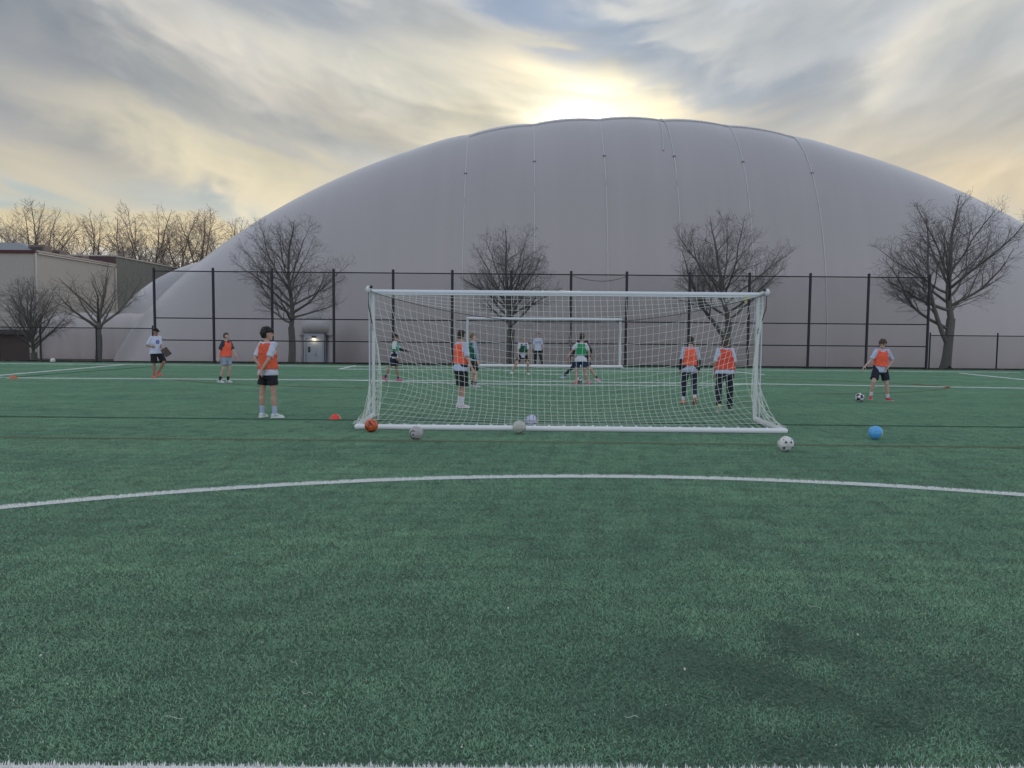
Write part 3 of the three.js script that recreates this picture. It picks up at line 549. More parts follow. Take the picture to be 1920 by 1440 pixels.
{
  const H = 3.68, T = 2.42, AR = 0.58, DP = 1.82;
  const g = thing('soccer_goal', 'large white soccer goal seen from behind, nearest the camera, with balls along its back bar', 'goal', [1.0, 0, -14.75]);
  g.rotation.y = -0.012;
  for (const s of [-1, 1]) {
    const p = mesh('post', mergeGeometries([rbox(0.062, T, 0.10, s * H - s * 0.012, T / 2, -0.012, 0.03), rod(V(s * (H + 0.052), 0.02, 0.03), V(s * (H + 0.052), T, 0.03), 0.016, 0.016, 8)]), white, g);
    mesh('net_track', box(0.012, T - 0.1, 0.012, s * H + s * 0.036, T / 2, 0.05), steel, p);
    const arm = mesh('top_arm', mergeGeometries([rod(V(s * (H + 0.02), T + 0.0, -0.03), V(s * (H - 0.03), T + 0.035, AR - 0.05), 0.034, 0.036, 14), new THREE.SphereGeometry(0.05, 16, 12).scale(0.8, 1.35, 1).translate(s * (H - 0.03), T + 0.015, AR)]), white, g);
    mesh('arm_cap', new THREE.SphereGeometry(0.03, 10, 8).translate(s * (H - 0.09), T + 0.06, AR + 0.01), cordM, arm);
    mesh('side_bar', mergeGeometries([rod(V(s * H, 0.05, 0), V(s * (H - 0.08), 0.05, DP - 0.02), 0.052, 0.05, 16), new THREE.SphereGeometry(0.052, 14, 10).translate(s * H, 0.05, 0)]), whiteTube, g);
    const so = new Strands(5); so.add([V(s * (H - 0.04), T - 0.02, AR), V(s * (H - 0.03), T - 0.28, AR - 0.05), V(s * (H - 0.02), T - 0.52, 0.25), V(s * (H - 0.03), T - 0.68, 0.08)], 0.009);
    mesh('stay_rope', so.build(), cordM, g);
    mesh('clip', rbox(0.05, 0.09, 0.05, s * (H - 0.02), T - 0.7, 0.08, 0.01), steel, g);
    // bunched spare netting that lies along the side bar
    const bn = new Strands(4), r = rng(s + 80); for (let k = 0; k < 9; k++) { const pts = [], o = r() * 0.1, h0 = r() * 0.6; for (let j = 0; j <= 8; j++) { const q = j / 8; pts.push(V(s * (H - 0.02 + 0.05 * Math.sin(q * 5 + k) + o * 0.4 - q * 0.05), 0.08 + (1 - q) ** 3 * (h0 + 0.1) + r() * 0.05, 0.08 + q * (DP - 0.15))); } bn.add(pts, 0.005); }
    mesh('bunched_net', bn.build(), netM, g);
  }
  mesh('crossbar', mergeGeometries([rod(V(-H - 0.02, T, 0), V(H + 0.02, T, 0), 0.045, 0.045, 18), rod(V(-H, T - 0.045, 0.03), V(H, T - 0.045, 0.03), 0.014, 0.014, 8)]), white, g);
  mesh('back_bar', mergeGeometries([rod(V(-H + 0.09, 0.05, DP), V(H - 0.06, 0.05, DP), 0.047, 0.047, 18), new THREE.SphereGeometry(0.052, 14, 10).translate(H - 0.06, 0.05, DP), new THREE.SphereGeometry(0.052, 14, 10).translate(-H + 0.09, 0.05, DP)]), whiteTube, g);
  for (let k = 0; k < 30; k++) mesh('net_clip', new THREE.SphereGeometry(0.016, 6, 5).scale(1.5, 0.8, 1).translate(-H + 0.15 + k * 0.245, 0.10, DP - 0.02), white, g);
  const n = goalNet(H, T, AR, 0.54, DP, 0.12, 0.0031, 0.22);
  stuff(mesh('net', n.net, netM, g));
  const c = new Strands(5); c.add(n.cord, 0.0075); mesh('net_cord', c.build(), mat(0.12, 0.125, 0.13, 0.8), g);
  mesh('tape', mergeGeometries([box(0.10, 0.045, 0.05, H - 0.24, T - 0.06, 0.06), box(0.03, 0.09, 0.03, H - 0.27, T - 0.11, 0.06)]), mat(0.62, 0.52, 0.16, 0.6), g);
}
{
  const H = 3.7, T = 2.36, AR = 0.5, DP = 0.98;
  const g = thing('soccer_goal', 'far white soccer goal standing open to the camera in front of the tall fence', 'goal', [1.52, 0, -37.45]);
  g.rotation.y = Math.PI;
  for (const s of [-1, 1]) { mesh('post', rod(V(s * H, 0, 0), V(s * H, T, 0), 0.06, 0.06, 12), white, g); mesh('side_bar', rod(V(s * H, 0.07, 0), V(s * H, 0.07, -DP), 0.06, 0.06, 12), whiteTube, g); mesh('top_arm', rod(V(s * H, T, 0), V(s * H, T, -0.5), 0.035, 0.035, 8), white, g); mesh('foot', rbox(0.1, 0.1, 0.3, s * (H + 0.02), 0.05, 0.1, 0.02), cordM, g); }
  mesh('crossbar', rod(V(-H - 0.05, T, 0), V(H + 0.05, T, 0), 0.06, 0.06, 14), white, g);
  mesh('back_bar', rod(V(-H, 0.12, -DP), V(H, 0.12, -DP), 0.075, 0.075, 14), whiteTube, g);
  const n = goalNet(H, T, AR, 0.35, DP, 0.2, 0.0028, 0.1), flip = (q) => q.scale(1, 1, -1);
  const ng = flip(n.net); { const i = ng.index.array; for (let k = 0; k < i.length; k += 3) { const t = i[k]; i[k] = i[k + 1]; i[k + 1] = t; } const nn = ng.attributes.normal; for (let k = 0; k < nn.count; k++) nn.setZ(k, -nn.getZ(k)); }
  stuff(mesh('net', ng, netM, g));
}

// ------------------------------------------------------------------ balls
const GOLD = (1 + Math.sqrt(5)) / 2;
const PENTA = [[0, 1, GOLD], [0, 1, -GOLD], [0, -1, GOLD], [0, -1, -GOLD], [1, GOLD, 0], [1, -GOLD, 0], [-1, GOLD, 0], [-1, -GOLD, 0], [GOLD, 0, 1], [GOLD, 0, -1], [-GOLD, 0, 1], [-GOLD, 0, -1]].map((p) => V(...p).normalize());
const HEXA = []; for (const a of [-1, 1]) for (const b of [-1, 1]) { for (const c of [-1, 1]) HEXA.push(V(a, b, c).normalize()); HEXA.push(V(0, a / GOLD, b * GOLD).normalize(), V(a / GOLD, b * GOLD, 0).normalize(), V(a * GOLD, 0, b / GOLD).normalize()); }
function ball(label, x, d, pattern, { r = 0.11, turn = [0, 0, 0], group, y = 0.012 } = {}) {
  const g = new THREE.IcosahedronGeometry(1, 34), q = new THREE.Quaternion().setFromEuler(new THREE.Euler(...turn)).invert(), p = g.attributes.position, v = V(0, 0, 0), w = V(0, 0, 0), col = new Float32Array(p.count * 3);
  for (let i = 0; i < p.count; i++) {
    v.fromBufferAttribute(p, i).normalize(); w.copy(v).applyQuaternion(q);
    let b1 = -2, b2 = -2, kind = 0;
    for (const c of PENTA) { const t = Math.acos(clamp(c.dot(w), -1, 1)), s = Math.cos(t) + 0.0; if (s > b1) { b2 = b1; b1 = s; kind = 0; } else if (s > b2) b2 = s; }
    for (const c of HEXA) { const s = c.dot(w) - 0.025; if (s > b1) { b2 = b1; b1 = s; kind = 1; } else if (s > b2) b2 = s; }
    const edge = b1 - b2, groove = Math.exp(-((edge / 0.018) ** 2)), k = pattern(w, v, kind, edge);
    const m = 1 - 0.25 * groove; col[i * 3] = k[0] * m; col[i * 3 + 1] = k[1] * m; col[i * 3 + 2] = k[2] * m;
    v.multiplyScalar(r * (1 - 0.018 * groove)); p.setXYZ(i, v.x, v.y, v.z);
  }
  g.setAttribute('color', new THREE.BufferAttribute(col, 3));
  g.computeVertexNormals();
  const n = g.attributes.normal; for (let i = 0; i < n.count; i++) { v.fromBufferAttribute(p, i).normalize(); w.fromBufferAttribute(n, i).lerp(v, 0.8).normalize(); n.setXYZ(i, w.x, w.y, w.z); }
  const o = mesh('soccer_ball', g, vmat(0.36));
  o.position.set(x, r + y, -d);
  tag(o, label, 'ball', group ?? 'soccer balls lying on the field');
  return o;
}
const W = [0.72, 0.72, 0.70];
const near = (v, x, y, z, a) => { const l = Math.hypot(x, y, z); return (v.x * x + v.y * y + v.z * z) / l > Math.cos(a); };
ball('orange ball with dark cracked markings at the left end of the near goal', -2.3, 12.55, (w, v, k, e) => { const n = Math.abs(noise2(w.x * 3.1 + 4, w.y * 3.1 + w.z * 2.2)), m = fbm(w.x * 5, w.y * 5 + w.z * 3, 2); return n < 0.13 + 0.12 * m && (k || e < 0.14) ? [0.10, 0.015, 0.012] : v.y < -0.62 && m > -0.05 ? [0.14, 0.02, 0.02] : [0.78, 0.15 + 0.05 * m, 0.045]; }, { turn: [0.3, 0.8, 0.2] });
ball('scuffed grey-white ball with dark crescent marks in front of the back bar', -1.45, 11.65, (w, v) => { const a = v.x + 0.35, b = v.y + 0.1, q = Math.hypot(a * 1.0, b * 0.8), s = 0.9 + 0.25 * fbm(v.x * 6, v.y * 6 + v.z, 3); if ((Math.abs(q - 0.42) < 0.07 && v.x < -0.1) || (Math.abs(v.y + 0.68) < 0.06 && v.x > -0.4 && v.x < 0.5) || (Math.hypot(v.x + 0.32, (v.y + 0.12)) < 0.13 && v.z > 0)) return [0.09, 0.085, 0.095]; return [0.47 * s, 0.45 * s, 0.45 * s]; });
ball('plain dirty cream ball touching the middle of the back bar', 0.125, 12.52, (w, v) => { const s = 0.92 + 0.22 * fbm(v.x * 4 + 1, v.y * 4 + v.z * 2, 4); if (Math.abs(v.y + 0.62 - 0.55 * (v.x - 0.3)) < 0.045 && v.x > 0.02) return [0.05, 0.06, 0.06]; return [0.55 * s, 0.55 * s, 0.50 * s]; });
ball('white and lilac speckled ball inside the goal net behind the back bar', 0.345, 13.38, (w) => { const n = fbm(w.x * 3.4 + 2, w.y * 3.4 + w.z * 3, 3); return n > 0.16 ? [0.20, 0.23, 0.36] : n > 0.08 ? [0.36, 0.38, 0.52] : [0.60, 0.61, 0.76]; });
ball('white ball with black triangular marks to the right in front of the near goal', 3.89, 10.85, (w, v, k) => {
  if (v.z > 0.1) { const tri = (x, y, a) => { const dx = v.x - x, dy = v.y - y, c = Math.cos(a), s = Math.sin(a), X = dx * c + dy * s, Y = -dx * s + dy * c; return X > -0.13 && X < 0.17 && Math.abs(Y) < 0.05 + 0.16 * clamp((X + 0.13) / 0.3) ; };
    if (tri(-0.24, 0.26, 2.6) || tri(0.36, 0.26, 0.5) || tri(-0.42, -0.42, 3.9) || tri(0.60, -0.40, 5.5) || tri(0.08, -0.80, 4.7) || Math.hypot(v.x + 0.5, v.y - 0.58) < 0.07 || Math.hypot(v.x - 0.55, v.y - 0.6) < 0.06) return [0.018, 0.022, 0.045];
    const s = 1 - 0.12 * (Math.hypot(v.x - 0.05, v.y + 0.1) < 0.34); return [W[0] * s, W[1] * s, W[2] * s]; }
  return k ? W : [0.03, 0.03, 0.05]; });
ball('bright blue ball with pale side on open turf right of the goals', 5.8, 12.2, (w, v) => v.x * 0.75 - v.y * 0.35 + v.z * 0.2 > 0.62 + 0.08 * noise2(v.y * 5, v.z * 5) ? [0.55, 0.52, 0.32] : [0.11, 0.44, 0.84]);
ball('white ball with dark pentagons at the feet of the dribbling player', 8.72, 19.25, (w, v, k, e) => k === 0 ? [0.02, 0.028, 0.07] : W, { turn: [0.35, 0.2, 0.1] });
ball('small white ball lying by the low fence at far left', -22.5, 37.7, (w, v, k) => k ? [0.76, 0.76, 0.74] : [0.62, 0.62, 0.62], { r: 0.12, y: 0.01 });
ball('white ball with dark patches between the feet of two players contesting it', 2.22, 25.45, (w, v, k) => k === 0 ? [0.03, 0.035, 0.06] : W, { turn: [0.8, 0.2, 0.4] });

// ------------------------------------------------------------------ marker cones
function disc(label, x, d, s, orange, tilt) {
  const t = thing('marker_cone', label, 'marker cone', [x, 0.012, -d], 'flat training cones');
  const prof = (o) => [[0.028, 0.078], [0.034, 0.083], [0.045, 0.078], [0.07, 0.052], [0.088, 0.02], [0.1, 0.002], [0.106, 0.004], [0.1, 0.008]].map(([a, b]) => new THREE.Vector2(a * s + o, b * s + o * 0.4));
  mesh('shell', new THREE.LatheGeometry(prof(0), 40), new THREE.MeshStandardMaterial({ color: new THREE.Color().setRGB(...orange), roughness: 0.5, side: THREE.DoubleSide }), t);
  mesh('rim', new THREE.LatheGeometry(prof(0.004), 20, 1.3, 0.75), new THREE.MeshStandardMaterial({ color: new THREE.Color().setRGB(0.8, 0.72, 0.55), roughness: 0.5, side: THREE.DoubleSide }), t);
  t.rotation.set(0, tilt, 0);
}
disc('orange-red domed marker cone on the turf left of the near goal', -3.32, 14.42, 1.1, [0.85, 0.075, 0.05], 0.0);
disc('small faded orange marker cone by the far white line at far left', -16.45, 25.35, 1.3, [0.55, 0.16, 0.08], 0.9);

{
  const r = rng(515), g = new THREE.TetrahedronGeometry(0.007).scale(1.3, 0.5, 1), n = 420, im = new THREE.InstancedMesh(g, mat(0.66, 0.66, 0.6, 0.8), n), m4 = new THREE.Matrix4(), q = new THREE.Quaternion(), e = new THREE.Euler(), c = new THREE.Color();
  for (let i = 0; i < n; i++) { const d = 2.9 + 30 * r() * r(), x = (r() - 0.5) * d * 1.5, k = 0.3 + r() * r() * 1.1; im.setMatrixAt(i, m4.compose(V(x, 0.016, -d), q.setFromEuler(e.set(r() * 3, r() * 6, r() * 3)), V(k, k, k))); const b = r() < 0.6 ? 1 : 0.25; im.setColorAt(i, c.setRGB(b, b, b * 0.9)); }
  im.name = numbered('turf_debris'); stuff(im); tag(im, 'pale specks and crumbs scattered over the turf', 'debris'); scene.add(im);
}
// loose pale threads and scraps on the near turf
{
  const r = rng(404), m = mat(0.62, 0.66, 0.56, 0.7);
  const put = (label, x, d, L, bend, a, n = 8) => { const st = new Strands(4), pts = []; for (let i = 0; i <= n; i++) { const t = i / n - 0.5, s = Math.sin(t * bend) * L * 0.18; pts.push(V(Math.cos(a) * t * L - Math.sin(a) * s, 0.026 + 0.006 * Math.sin(t * 9), Math.sin(a) * t * L + Math.cos(a) * s)); } st.add(pts, 0.0013); const o = mesh('loose_thread', st.build(), m); o.position.set(x, 0, -d); tag(o, label, 'thread', 'pale threads shed on the turf'); };
  put('wavy pale thread lying near the bottom left of the field', -1.41, 3.14, 0.075, 7, 0.1);
  put('short forked white scrap left of the bottom centre', -0.91, 3.37, 0.055, 2, -0.15);
  put('thin white sliver a little above the forked scrap', -1.06, 3.69, 0.05, 2, 0.3);
  put('white scrap on the turf below the left part of the arc line', -3.24, 6.5, 0.07, 1, 0.05);
  put('curled pale thread in the middle of the foreground', -0.05, 4.09, 0.05, 4, 1.0);
  put('bent pale thread right of the middle foreground', 1.83, 4.54, 0.07, 3, 0.1);
  put('curved pale thread beside the dark scuffed patch at bottom right', 0.52, 3.18, 0.06, 4, -0.5);
}

// ------------------------------------------------------------------ people: signed distances meshed with surface nets
function surfaceNets(f, lo, hi, h) {
  const nx = Math.ceil((hi[0] - lo[0]) / h) + 1, ny = Math.ceil((hi[1] - lo[1]) / h) + 1, nz = Math.ceil((hi[2] - lo[2]) / h) + 1, F = new Float32Array(nx * ny * nz);
  for (let k = 0, o = 0; k < nz; k++) for (let j = 0; j < ny; j++) for (let i = 0; i < nx; i++, o++) F[o] = f(lo[0] + i * h, lo[1] + j * h, lo[2] + k * h);
  const id = new Int32Array(nx * ny * nz).fill(-1), pos = [], idx = [], st = [1, nx, nx * ny];
  const C = [0, 1, nx, nx + 1, nx * ny, nx * ny + 1, nx * ny + nx, nx * ny + nx + 1], E = [[0, 1], [2, 3], [4, 5], [6, 7], [0, 2], [1, 3], [4, 6], [5, 7], [0, 4], [1, 5], [2, 6], [3, 7]];
  for (let k = 0; k < nz - 1; k++) for (let j = 0; j < ny - 1; j++) for (let i = 0; i < nx - 1; i++) {
    const o = i + j * nx + k * nx * ny; let m = 0;
    for (let c = 0; c < 8; c++) if (F[o + C[c]] < 0) m |= 1 << c;
    if (m === 0 || m === 255) continue;
    let x = 0, y = 0, z = 0, n = 0;
    for (const [a, b] of E) { if (((m >> a) & 1) === ((m >> b) & 1)) continue; const fa = F[o + C[a]], fb = F[o + C[b]], t = fa / (fa - fb); x += (a & 1) + ((b & 1) - (a & 1)) * t; y += ((a >> 1) & 1) + (((b >> 1) & 1) - ((a >> 1) & 1)) * t; z += (a >> 2) + ((b >> 2) - (a >> 2)) * t; n++; }
    id[o] = pos.length / 3; pos.push(lo[0] + (i + x / n) * h, lo[1] + (j + y / n) * h, lo[2] + (k + z / n) * h);
  }
  for (let k = 1; k < nz - 1; k++) for (let j = 1; j < ny - 1; j++) for (let i = 1; i < nx - 1; i++) {
    const o = i + j * nx + k * nx * ny, s = F[o] < 0;
    for (let ax = 0; ax < 3; ax++) {
      if (s === F[o + st[ax]] < 0) continue;
      const u = st[(ax + 1) % 3], v = st[(ax + 2) % 3], a = id[o], b = id[o - u], c = id[o - u - v], d = id[o - v];
      if (a < 0 || b < 0 || c < 0 || d < 0) continue;
      if (s) idx.push(a, b, c, a, c, d); else idx.push(a, c, b, a, d, c);
    }
  }
  return geo(pos, idx);
}
const smin = (a, b, k) => { const h = clamp(0.5 + 0.5 * (b - a) / k); return b + (a - b) * h - k * h * (1 - h); };
const smax = (a, b, k) => -smin(-a, -b, k);
const ell = (x, y, z, a, b, c) => { const k = Math.sqrt((x / a) ** 2 + (y / b) ** 2 + (z / c) ** 2); return (k - 1) * Math.min(a, b, c); };
function bone(a, b, ra, rb) {   // tapered capsule between two points
  const dx = b.x - a.x, dy = b.y - a.y, dz = b.z - a.z, L2 = dx * dx + dy * dy + dz * dz;
  return (x, y, z) => { const px = x - a.x, py = y - a.y, pz = z - a.z, t = clamp((px * dx + py * dy + pz * dz) / L2), ex = px - dx * t, ey = py - dy * t, ez = pz - dz * t; return Math.sqrt(ex * ex + ey * ey + ez * ez) - ra - (rb - ra) * t; };
}
function sleeve(a, b, ra, rb, t0, t1) {   // the same cut square at both ends
  const dx = b.x - a.x, dy = b.y - a.y, dz = b.z - a.z, L2 = dx * dx + dy * dy + dz * dz, L = Math.sqrt(L2);
  return (x, y, z) => { const px = x - a.x, py = y - a.y, pz = z - a.z, t = (px * dx + py * dy + pz * dz) / L2, ex = px - dx * t, ey = py - dy * t, ez = pz - dz * t; return Math.max(Math.sqrt(ex * ex + ey * ey + ez * ez) - ra - (rb - ra) * clamp(t), (t - t1) * L, (t0 - t) * L); };
}
const bounds = (pts, pad) => { const lo = [9, 9, 9], hi = [-9, -9, -9]; for (const p of pts) { lo[0] = Math.min(lo[0], p.x); lo[1] = Math.min(lo[1], p.y); lo[2] = Math.min(lo[2], p.z); hi[0] = Math.max(hi[0], p.x); hi[1] = Math.max(hi[1], p.y); hi[2] = Math.max(hi[2], p.z); } return [lo.map((v) => v - pad), hi.map((v) => v + pad)]; };

// one head, one pair of hands and one shoe serve everybody
const HEAD = surfaceNets((x, y, z) => {
  const X = Math.abs(x);
  let d = smin(ell(x, y - 0.026, z + 0.012, 0.075, 0.09, 0.094), ell(x, y + 0.045, z - 0.022, 0.056, 0.072, 0.066), 0.03);
  d = smin(d, ell(x, y - 0.012, z - 0.078, 0.05, 0.012, 0.014), 0.012);                        // brow
  d = smax(d, -ell(X - 0.03, y + 0.006, z - 0.098, 0.019, 0.013, 0.016), 0.01);                 // eye hollows
  d = smin(d, ell(X - 0.03, y + 0.007, z - 0.072, 0.013, 0.011, 0.013), 0.003);
  d = smin(d, bone(V(0, 0.0, 0.084), V(0, -0.03, 0.106), 0.008, 0.013)(x, y, z), 0.012);        // nose
  d = smin(d, ell(x, y + 0.062, z - 0.078, 0.024, 0.009, 0.012), 0.008);                        // lips
  d = smin(d, ell(x, y + 0.098, z - 0.062, 0.024, 0.018, 0.02), 0.016);                         // chin
  d = smin(d, ell(X - 0.076, y + 0.008, z + 0.012, 0.010, 0.031, 0.019), 0.008);                // ears
  return d;
}, [-0.11, -0.14, -0.13], [0.11, 0.14, 0.14], 0.0062);
const HAND_L = (() => {
  const parts = [], seg = (a, dir, lens, curl, r) => { let p = a.clone(), ang = Math.atan2(-dir.z, dir.y), x = dir.x; for (let i = 0; i < lens.length; i++) { const d = V(x, Math.cos(ang) * (1 - Math.abs(x) * 0.4), -Math.sin(ang)).normalize(), q = p.clone().addScaledVector(d, lens[i]); parts.push(bone(p, q, r[i], r[i + 1])); p = q; ang += curl; } };
  seg(V(0.028, 0.08, 0), V(0.06, 1, -0.15), [0.034, 0.024, 0.018], 0.38, [0.0092, 0.0088, 0.008, 0.007]);
  seg(V(0.009, 0.085, 0), V(0.02, 1, -0.2), [0.038, 0.027, 0.019], 0.42, [0.0095, 0.009, 0.0082, 0.007]);
  seg(V(-0.010, 0.082, 0), V(-0.03, 1, -0.25), [0.034, 0.025, 0.018], 0.46, [0.0092, 0.0086, 0.008, 0.0068]);
  seg(V(-0.028, 0.075, 0), V(-0.08, 1, -0.3), [0.027, 0.019, 0.015], 0.5, [0.0084, 0.0078, 0.007, 0.006]);
  seg(V(0.026, 0.028, -0.004), V(0.62, 0.75, -0.3), [0.036, 0.03, 0.022], 0.25, [0.0125, 0.0105, 0.0095, 0.008]);
  const wrist = bone(V(0, -0.02, 0), V(0, 0.02, 0), 0.024, 0.025);
  return surfaceNets((x, y, z) => { let d = 9; for (const p of parts) d = Math.min(d, p(x, y, z)); d = smin(d, ell(x, y - 0.05, z, 0.041, 0.047, 0.017), 0.012); return smin(d, wrist(x, y, z * 1.25), 0.016); }, [-0.07, -0.05, -0.11], [0.10, 0.20, 0.05], 0.0045);
})();
const HAND_R = (() => { const g = HAND_L.clone(); g.scale(1, 1, -1); const i = g.index.array; for (let k = 0; k < i.length; k += 3) { const t = i[k]; i[k] = i[k + 1]; i[k + 1] = t; } g.computeVertexNormals(); return g; })();
const SHOE = surfaceNets((x, y, z) => {   // origin at the ankle, sole 0.078 below, toe along +z
  const w = 0.040 + 0.008 * smooth(0.0, 0.11, z), c = 0.006 * smooth(0, 0.15, z);
  let d = smin(bone(V(0, -0.032, -0.028), V(0.004, -0.048, 0.135), 0.043, 0.030)(x * 1.02, y, z), bone(V(0, 0.0, -0.012), V(0, -0.03, 0.05), 0.042, 0.036)(x, y, z), 0.02);
  const sole = Math.max(Math.hypot(Math.max(Math.abs(x - c) - w + 0.02, 0), Math.max(Math.abs(z - 0.052) - 0.108, 0)) - 0.022, Math.abs(y + 0.066) - 0.011);
  d = smin(d, sole, 0.008);
  return Math.max(d, -0.078 - y, y - 0.012);
}, [-0.075, -0.09, -0.1], [0.075, 0.03, 0.19], 0.0075);
const HAIR = {
  short: [(x, y, z) => { let d = ell(x, y - 0.034, z + 0.016, 0.084, 0.094, 0.102); d = smax(d, -(smin(y - 0.052 + Math.max(0, -z) * 1.0, 9, 0.01)) - 0.0, 0.012); d = Math.min(d, Math.max(ell(x, y - 0.005, z + 0.022, 0.082, 0.10, 0.098), z - 0.0 - y * 0.25, -0.062 - y)); return d + 0.008 * Math.sin(x * 90 + y * 60) * Math.sin(z * 80 + y * 50); }],
  fluffy: [(x, y, z) => { let d = ell(x, y - 0.046, z + 0.014, 0.094, 0.100, 0.112); const n = 0.016 * Math.sin(x * 62 + 1 + 20 * y) * Math.sin(y * 58) * Math.sin(z * 66 + 2) + 0.009 * Math.sin(x * 120 + z * 40) * Math.sin(z * 110 + y * 50); d = smax(d + n, -(y - 0.040 + 0.02 * Math.sin(x * 70) + Math.max(0, 0.01 - z) * 1.2), 0.012); d = Math.min(d, Math.max(ell(x, y - 0.004, z + 0.028, 0.092, 0.105, 0.102) + n, z + 0.005 - y * 0.3, -0.075 - y)); return d; }],
  long: [(x, y, z) => { const n = 0.006 * Math.sin(x * 100) * Math.sin(z * 90 + y * 20); let d = Math.max(ell(x, y - 0.040, z + 0.012, 0.092, 0.098, 0.110), -(y - 0.045 + Math.max(0, 0.02 - z) * 2)); d = smin(d, Math.max(ell(x, y + 0.03, z + 0.03, 0.095, 0.135, 0.098), z - 0.012, -0.128 - y), 0.01); return d + n; }],
  bun: [(x, y, z) => { let d = ell(x, y - 0.034, z + 0.016, 0.083, 0.092, 0.101); d = smax(d, -(y - 0.056 + Math.max(0, -z) * 1.1), 0.012); d = Math.min(d, Math.max(ell(x, y - 0.01, z + 0.024, 0.08, 0.095, 0.094), z + 0.01, -0.05 - y)); return smin(d, Math.hypot(x - 0.02, y - 0.035, z + 0.125) - 0.032, 0.01); }],
};
for (const k in HAIR) HAIR[k] = surfaceNets(HAIR[k][0], [-0.135, -0.16, -0.175], [0.135, 0.175, 0.145], 0.0075);

const SKIN = { light: [0.50, 0.31, 0.235], fair: [0.55, 0.36, 0.29], tan: [0.36, 0.205, 0.14], dark: [0.20, 0.115, 0.08] };
const skinMat = vmat(0.55), clothMat = vmat(0.85), shoeMat = vmat(0.45), hairMat = vmat(0.62);
function person(o) {
  const look = o.look, s = o.h / 1.75, P = thing('person', o.label, 'person', [o.x, 0.012, -o.d], o.group);
  P.scale.setScalar(s);
  const yaw = o.yaw * D2R, up = V(...(o.up ?? [0, 1, 0])).normalize(), F = V(Math.sin(yaw), 0, Math.cos(yaw)), twist = (o.twist ?? 0) * D2R;
  const Fc = V(Math.sin(yaw + twist), 0, Math.cos(yaw + twist)); Fc.addScaledVector(up, -Fc.dot(up)).normalize();
  const Lx = V(0, 1, 0).cross(F).normalize(), Lc = up.clone().cross(Fc).normalize(), dirOf = (a) => V(...a).normalize();
  // skeleton
  const hip = V(0, 0, 0), J = {};
  const legs = [['L', 1], ['R', -1]].map(([k, sg]) => { const l = o['leg' + k], a = Lx.clone().multiplyScalar(0.088 * sg), b = a.clone().addScaledVector(dirOf(l[0]), 0.43), c = b.clone().addScaledVector(dirOf(l[1]), 0.405); return { sg, hip: a, knee: b, ankle: c, yaw: (l[2] ?? o.yaw) * D2R, pitch: (l[3] ?? 0) * D2R }; });
  const footLow = (l) => l.ankle.y - 0.078 * Math.cos(l.pitch) - Math.max(0, Math.sin(l.pitch)) * 0.15;
  const lift = -Math.min(...legs.map(footLow)); hip.y = lift;
  for (const l of legs) { l.hip.y += lift; l.knee.y += lift; l.ankle.y += lift; }
  const T = (x, y, z) => hip.clone().addScaledVector(Lc, x).addScaledVector(up, y).addScaledVector(Fc, z);
  const arms = [['L', 1], ['R', -1]].map(([k, sg]) => { const a = o['arm' + k], sh = T(0.158 * sg, 0.462, 0), el = sh.clone().addScaledVector(dirOf(a[0]), 0.285), wr = el.clone().addScaledVector(dirOf(a[1]), 0.245); return { sg, sh, el, wr, fore: dirOf(a[1]) }; });
  const neck = T(0, 0.535, -0.012), hy = (o.head[0] ?? o.yaw) * D2R, hp = (o.head[1] ?? 0) * D2R;
  const Hf = V(Math.sin(hy) * Math.cos(hp), Math.sin(hp), Math.cos(hy) * Math.cos(hp)), Hu0 = V(0, 1, 0).lerp(up, 0.5), Hl = Hu0.clone().cross(Hf).normalize(), Hu = Hf.clone().cross(Hl).normalize();
  const hc = neck.clone().addScaledVector(Hu, 0.148).addScaledVector(Hf, 0.022), HM = new THREE.Matrix4().makeBasis(Hl, Hu, Hf).setPosition(hc);
  // skin, one continuous surface with head and hands grafted on
  const inTorso = (x, y, z) => { const dx = x - hip.x, dy = y - hip.y, dz = z - hip.z; return [dx * Lc.x + dy * Lc.y + dz * Lc.z, dx * up.x + dy * up.y + dz * up.z, dx * Fc.x + dy * Fc.y + dz * Fc.z]; };
  const bulk = look.bulk ?? 1, ys = [-0.16, -0.06, 0.05, 0.17, 0.34, 0.44, 0.50, 0.55], ws = [0.175, 0.168, 0.155, 0.145, 0.168, 0.166, 0.128, 0.07].map((v) => v * bulk), ds = [0.118, 0.116, 0.104, 0.100, 0.116, 0.105, 0.085, 0.055].map((v) => v * bulk);
  const torso = (x, y, z, grow, y0, y1, loose) => {
    const [u, v, w] = inTorso(x, y, z); let i = 0; while (i < 6 && v > ys[i + 1]) i++;
    const t = clamp((v - ys[i]) / (ys[i + 1] - ys[i])), q = t * t * (3 - 2 * t), fl = loose * smooth(0.42, -0.1, v), W = ws[i] + (ws[i + 1] - ws[i]) * q + grow + fl, D = ds[i] + (ds[i + 1] - ds[i]) * q + grow + fl;
    const k = Math.sqrt((u / W) ** 2 + (w / D) ** 2);
    return Math.max((k - 1) * Math.min(W, D) , y0 - v, v - y1);
  };
  const limb = [];
  for (const a of arms) limb.push([bone(a.sh, a.el, 0.046, 0.037), 0.02], [bone(a.el, a.wr, 0.037, 0.025), 0.015]);
  for (const l of legs) { const mid = l.knee.clone().lerp(l.ankle, 0.3).addScaledVector(V(Math.sin(l.yaw), 0, Math.cos(l.yaw)), -0.014); limb.push([bone(l.hip, l.knee, 0.082, 0.052), 0.03], [bone(l.knee, l.ankle, 0.050, 0.034), 0.02], [bone(mid, l.knee.clone().lerp(l.ankle, 0.5), 0.048, 0.040), 0.03], [bone(l.ankle, l.ankle.clone().add(V(0, -0.03, 0)), 0.034, 0.03), 0.01]); }
